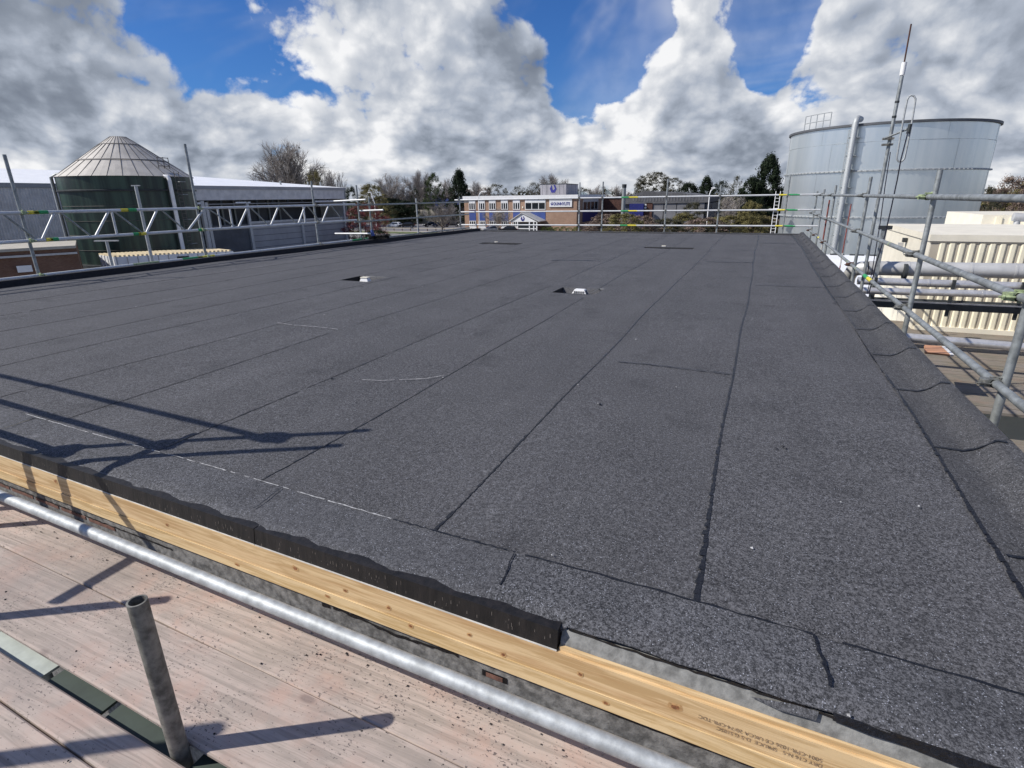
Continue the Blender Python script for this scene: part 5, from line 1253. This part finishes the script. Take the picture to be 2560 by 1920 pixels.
for tr, tw_ in bare:
    a_ = bpy.data.meshes.new('trunk'); a_.from_pydata(tr.v, [], tr.f); a_.materials.append(MATS['bark'])
    b_ = bpy.data.meshes.new('twigs'); b_.from_pydata(tw_.v, [], tw_.f); b_.materials.append(MATS['twig'])
    wd = np.percentile([abs(v[0]) for v in tw_.v], 95) * 2
    bare_me.append((a_, b_, wd))
def bare_tree(k, px, pytop, D, wpx, lab, rz=0, grp='bare trees behind the estate', wmat=None):
    r, H_, top = tree_thing('bare_tree', None, px, pytop, D, wpx, lab, grp)
    a_, b_, wd = bare_me[k]; sxy = (wpx / FPX * D) / wd
    for nm, me in (('trunk', a_), ('crown', b_)):
        o = bpy.data.objects.new(nm, me); COL.objects.link(o); o.parent = r
    r.scale = (sxy, sxy, H_ / 10.0); r.rotation_euler = (0, 0, rz)
def leafy_mesh(seed, n, shape, leaf=.16, clumps=60, flat=1.0):
    """unit crown, z from 0.12 to 1, radius ~.5"""
    rn = random.Random(seed); mb = MB(); cl_ = []
    while len(cl_) < clumps:
        t = rn.random(); z = .10 + .9 * t; R = shape(t)
        a = rn.uniform(0, 6.283); q = R * math.sqrt(rn.uniform(.25, 1)); cl_.append((q * math.cos(a), q * math.sin(a), z, rn.uniform(.05, .10)))
    for i in range(n):
        cx, cy, cz2, cr_ = cl_[rn.randrange(clumps)]
        v = Vector((rn.gauss(0, 1), rn.gauss(0, 1), rn.gauss(0, .8))).normalized() * cr_ * rn.uniform(.3, 1.05) * (1.25 if leaf > .18 else 1)
        p = Vector((cx, cy, cz2)) + v; nrm = (v.normalized() + Vector((rn.gauss(0, .4), rn.gauss(0, .4), rn.gauss(0, .4)))).normalized()
        a_ = nrm.orthogonal().normalized(); b_ = nrm.cross(a_); s_ = leaf * rn.uniform(.5, 1.1) * .1; th = rn.uniform(0, 3.14)
        a2, b2 = a_ * math.cos(th) + b_ * math.sin(th), b_ * math.cos(th) - a_ * math.sin(th)
        if p.z < 0: continue
        mb.add([p - a2 * s_, p + b2 * s_ * .6, p + a2 * s_, p - b2 * s_ * .6], [(0, 1, 2, 3)])
    return mb
shapes = {'round': lambda t: .5 * math.sqrt(max(.02, 1 - (2 * t - .9) ** 2 / 1.25)), 'cone': lambda t: .52 * (1 - t) ** .62 * (1 if t > .12 else .8), 'egg': lambda t: .5 * math.sqrt(max(.0, 1 - t ** 2.2)) * (1 if t > .15 else .8), 'bush': lambda t: .5 * math.sqrt(max(.02, 1 - t ** 2))}
leaf_src = {}
def leafy(kind, shape, mat, px, pytop, D, wpx, lab, grp, n=5200, leaf=.16, pybot=None, seed=1, cat='tree', trunk=True):
    key = (shape, seed, n, leaf)
    if key not in leaf_src:
        leaf_src[key] = leafy_mesh(seed, int(n * (2.6 if leaf > .18 else 1.7)), shapes[shape], leaf * .95, 150 if shape != 'bush' else 120)
    mb = leaf_src[key]; me = bpy.data.meshes.new('crown'); me.from_pydata(mb.v, [], mb.f); me.materials.append(MATS[mat])
    top = ond(px, pytop, D); z0_ = G if pybot is None else ond(px, pybot, D).z; z0_ = max(z0_, G) if pybot is not None else G
    r = thing(kind, lab, cat, (top.x, top.y, G), grp); w_ = wpx / FPX * D
    c = bpy.data.objects.new('crown', me); COL.objects.link(c); c.parent = r; c.location = (0, 0, z0_ - G); c.scale = (w_ * 1.12, w_ * 1.12, (top.z - z0_) * 1.0); c.rotation_euler = (0, 0, seed * .7 + px)
    if trunk: MB().tube((0, 0, 0), (0, 0, (z0_ - G) + (top.z - z0_) * .5), w_ * .03, 8, r2=w_ * .012).build('trunk', 'bark', None).parent = r
    return r
BT = 'bare trees behind the estate'
bare_tree(0, 707, 338, 150, 165, 'large spreading bare tree rising above the white warehouse roof', .5)
bare_tree(2, 782, 402, 150, 52, 'small bare tree just right of the large spreading tree', 1.1)
bare_tree(2, 832, 412, 140, 48, 'thin bare tree near the right end of the white warehouse roof', 2.1)
bare_tree(1, 968, 425, 175, 92, 'bare tree with upswept branches above the parked cars', 2.4)
bare_tree(0, 1046, 418, 180, 92, 'tallest bare tree over the car park, left of the green tree', 1.2)
bare_tree(1, 1112, 440, 200, 60, 'bare tree between the green tree and the black conifer', .2)
bare_tree(1, 1193, 446, 200, 62, 'bare tree left of the white street lamp by the office', 3.2)
bare_tree(0, 1378, 428, 190, 92, 'bare tree directly behind the office plant room', 4.0)
bare_tree(1, 1492, 457, 200, 55, 'bare tree behind the tall posts right of the office', .9)
bare_tree(2, 1550, 458, 200, 50, 'bare tree beside the flue of the dark shed', 2.9)
bare_tree(2, 1826, 480, 100, 64, 'pale bare shrub tree in front of the conifers', .4)
bare_tree(1, 1102, 500, 122, 80, 'bare tree spreading over the parked dark cars', 1.7)
bare_tree(2, 1245, 515, 113, 60, 'young bare tree against the left part of the office', .3)
EG = 'evergreen and leafy trees behind the estate'
leafy('evergreen_tree', 'egg', 'leaf_green', 1083, 436, 165, 62, 'mid green tree left of the black conifer', EG, seed=4)
leafy('conifer_tree', 'cone', 'leaf_dark', 1147, 430, 160, 78, 'near black conifer left of the office', EG, seed=5, leaf=.2)
leafy('conifer_tree', 'cone', 'leaf_dark', 1926, 398, 120, 104, 'tall dark conifer left of the steel tank', EG, n=9000, seed=6, leaf=.2)
leafy('conifer_tree', 'egg', 'leaf_dark', 1886, 446, 118, 80, 'dark conifer joined to the left side of the tall one', EG, seed=9, leaf=.2)
leafy('conifer_tree', 'cone', 'leaf_dark', 1768, 446, 140, 66, 'slim dark conifer behind the white street lamp', EG, seed=5, leaf=.2)
leafy('conifer_tree', 'egg', 'leaf_dark', 1722, 460, 142, 70, 'leftmost dark conifer of the row right of the dark shed', EG, seed=9, leaf=.2)
leafy('conifer_tree', 'egg', 'leaf_dark', 1806, 455, 138, 66, 'dark conifer left of the wispy oak in the row', EG, seed=4)
leafy('conifer_tree', 'egg', 'leaf_dusk', 1845, 442, 140, 44, 'wispy rounded treetop rising out of the conifer row', EG, n=2200, seed=12)
leafy('evergreen_tree', 'round', 'leaf_dusk', 1636, 431, 150, 84, 'large domed dark tree above the shed roof', EG, n=7500, seed=13, pybot=500)
leafy('evergreen_tree', 'round', 'leaf_dusk', 1685, 446, 150, 55, 'lower right shoulder tree beside the domed dark tree', EG, n=5200, seed=14, pybot=500)
leafy('evergreen_tree', 'round', 'leaf_dusk', 1605, 452, 150, 40, 'lower left shoulder tree beside the domed dark tree', EG, n=4200, seed=12, pybot=500)
leafy('ivy_tree', 'round', 'leaf_olive', 782, 428, 145, 50, 'olive ivy covered tree beside the large bare tree', EG, n=3000, seed=15)
leafy('willow_tree', 'bush', 'leaf_olive', 925, 462, 150, 105, 'broad olive tree behind the left street lamp', EG, seed=16)
leafy('evergreen_tree', 'egg', 'leaf_dark', 1038, 470, 150, 30, 'narrow dark tree standing in front of the tallest bare tree', EG, n=1800, seed=9)
leafy('laurel_bush', 'bush', 'leaf_dark', 876, 468, 118, 50, 'dark bush against the right end of the warehouse', EG, seed=16, trunk=False, cat='bush')
for i, (px, py, w, mt, lab) in enumerate(((1240, 462, 72, 'leaf_dusk', 'dark rounded tree behind the left part of the office roof'), (1300, 466, 60, 'leaf_dusk', 'dark rounded tree behind the middle of the office roof'), (1335, 458, 52, 'leaf_dusk', 'dark tree touching the left side of the office plant room'), (1458, 470, 62, 'leaf_dusk', 'dark tree right of the office plant room'), (1518, 474, 60, 'leaf_dusk', 'low dark tree between the bare tree and the flue'), (1015, 480, 70, 'leaf_brown', 'brownish tree low behind the parked cars'), (1208, 470, 44, 'leaf_brown', 'brown shrub tree behind the office left corner'))):
    leafy('background_tree', 'round', mt, px, py, 185, w, lab, EG, n=3000, seed=12 + i % 4)
leafy('brown_tree', 'bush', 'leaf_brown', 1150, 468, 168, 105, 'wide brown budding tree left of the office', EG, n=6500, seed=16, leaf=.12)
leafy('red_leaf_tree', 'round', 'leaf_red', 908, 512, 92, 108, 'red leaved tree beside the right end of the warehouse', EG, n=6500, seed=14, leaf=.14)
HB = 'bushes and hedges round the estate'
leafy('hedge_bush', 'bush', 'leaf_dark', 975, 497, 172, 95, 'dark evergreen bush behind the left cars', HB, seed=16, trunk=False, cat='bush', leaf=.2)
leafy('hedge_bush', 'bush', 'leaf_dark', 1010, 503, 170, 80, 'dark evergreen bush behind the right cars of the left group', HB, seed=9, trunk=False, cat='bush', leaf=.2)
hd_ = thing('clipped_hedge', 'low clipped yellow green hedge in front of the office', 'hedge', (-39, OY - 3, G), HB)
rn = random.Random(77)
for i in range(6):
    key = ('bush', 16, 5200, .16); mb = leaf_src[key]; me = bpy.data.meshes.new('clump'); me.from_pydata(mb.v, [], mb.f); me.materials.append(MATS['leaf_hedge'])
    o = bpy.data.objects.new('clump', me); COL.objects.link(o); o.parent = hd_; o.location = (-5.2 + i * 1.45 + 1, 0, 0); o.scale = (2.6, 2.0, 1.25 + rn.uniform(-.1, .15))
leafy('white_shrub', 'bush', 'leaf_pale', 1476, 560, 100, 22, 'white flowering shrub right of the office corner', HB, n=1500, seed=14, trunk=False, cat='bush')
leafy('white_shrub', 'bush', 'leaf_pale', 1421, 572, 103, 14, 'tiny pale shrub below the clipped hedge', HB, n=900, seed=14, trunk=False, cat='bush')
rn = random.Random(5)
names = ['olive scrub bush below the flue', 'olive scrub bush below the blue door', 'tangled scrub bush below the grey shed panels', 'brown scrub bush left of the right street lamp', 'olive scrub bush right of the right street lamp', 'yellowish scrub bush under the conifer row', 'scrub bush left of the white access ladder', 'broad olive bush just right of the office side wall', 'low scrub bush near the third far guardrail post', 'yellow green bush below the tall conifer', 'brown undergrowth bush between the conifers and the ladder', 'straggly brown bush in front of the shed end']
spots = [(1560, 535, 90), (1605, 540, 80), (1665, 548, 95), (1712, 535, 80), (1762, 545, 90), (1820, 540, 100), (1895, 540, 90), (1515, 538, 90), (1800, 558, 80), (1880, 505, 60), (1920, 545, 70), (1735, 510, 60)]
for i, ((px, py, w), lab) in enumerate(zip(spots, names)):
    leafy('scrub_bush', 'bush', ('leaf_olive', 'leaf_brown', 'leaf_dusk')[i % 3] if i not in (5, 9) else 'leaf_olive', px, py, 84 + (i % 4) * 4, w * 1.35, lab, HB, n=8000, seed=(16, 9, 4, 14)[i % 4], trunk=False, cat='bush')
leafy('hedge_bush', 'bush', 'leaf_dark', 940, 575, 80, 90, 'dark bush low behind the broom at the left guardrail', HB, seed=9, trunk=False, cat='bush')
for i, (px, py, w, mt, lab) in enumerate(((2465, 470, 90, 'leaf_dusk', 'olive tree touching the right side of the steel tank'), (2530, 448, 110, 'leaf_brown', 'brownish tree at the right edge of the picture'), (2590, 440, 120, 'leaf_olive', 'olive tree partly out of the picture on the right'), (2500, 500, 140, 'leaf_olive', 'broad olive bush below the trees right of the tank'))):
    leafy('hedgerow_tree', 'bush', mt, px, py, 75 + i * 3, w, lab, EG, n=6500, seed=(16, 14, 9, 4)[i])
# far woodland that reads as one mass
mb = MB(); rn = random.Random(8)
for i in range(26000):
    px = rn.uniform(-300, 2800); D = rn.uniform(230, 300); b_ = ond(px, 500, D); hgt = 6.2 + 1.4 * math.sin(px * .02) + 1.0 * math.sin(px * .053 + 1) + rn.gauss(0, .5)
    z = G + rn.uniform(0, 1) ** .6 * (hgt + (1.6 if D > 260 else 0)); s_ = rn.uniform(.3, .9)
    a = rn.uniform(0, 3.14); p = Vector((b_.x, b_.y, z)); u_ = Vector((math.cos(a), math.sin(a), rn.uniform(-.4, .4))) * s_; w_ = Vector((rn.uniform(-.3, .3), rn.uniform(-.3, .3), 1)) * s_ * .7
    mb.add([p - u_, p - w_, p + u_, p + w_], [(0, 1, 2, 3)])
mb.build('far_wood', 'leaf_dusk', kind='stuff')
# bird in the big tree
c = ond(748, 369, 148); bd = thing('bird', 'black bird perched near the top of the large bare tree', 'bird', c)
MB().lathe(c.x, c.y, [(0, c.z - .22), (.14, c.z - .1), (.17, c.z + .05), (.10, c.z + .2), (0, c.z + .3)], 10).build('body', 'tyre', bd, smooth=True); MB().obox(c + Vector((.25, .1, -.15)), (.2, .08, -.08), (0, .06, 0), (0, 0, .03)).build('tail', 'tyre', bd)
# car park rail fence
rf_ = thing('knee_rail', 'low timber knee rail along the edge of the car park', 'fence', (-78, 117, G))
for i in range(16):
    x = -88 + i * 2.4
    if x < -58: MB().box(x, x + .15, 117.0, 117.15, G, G + .8).build('post', 'dark_brick', rf_)
MB().box(-88, -58, 116.95, 117.0, G + .55, G + .72).build('rail', 'tan_concrete', rf_)
# far blue and tan building behind the cars
bb_ = thing('blue_warehouse', 'blue topped warehouse with tan brick base behind the dark cars', 'warehouse', (-100, 156, G))
x0_, x1_ = ony(1040, 540, 156).x, ony(1122, 540, 156).x
MB().box(x0_, x1_, 156, 180, G, -2.2).build('wall', 'tan_concrete', bb_); MB().box(x0_, x1_, 164.9, 180, -2.19, 1.2).build('cladding', 'blue_panel', bb_)
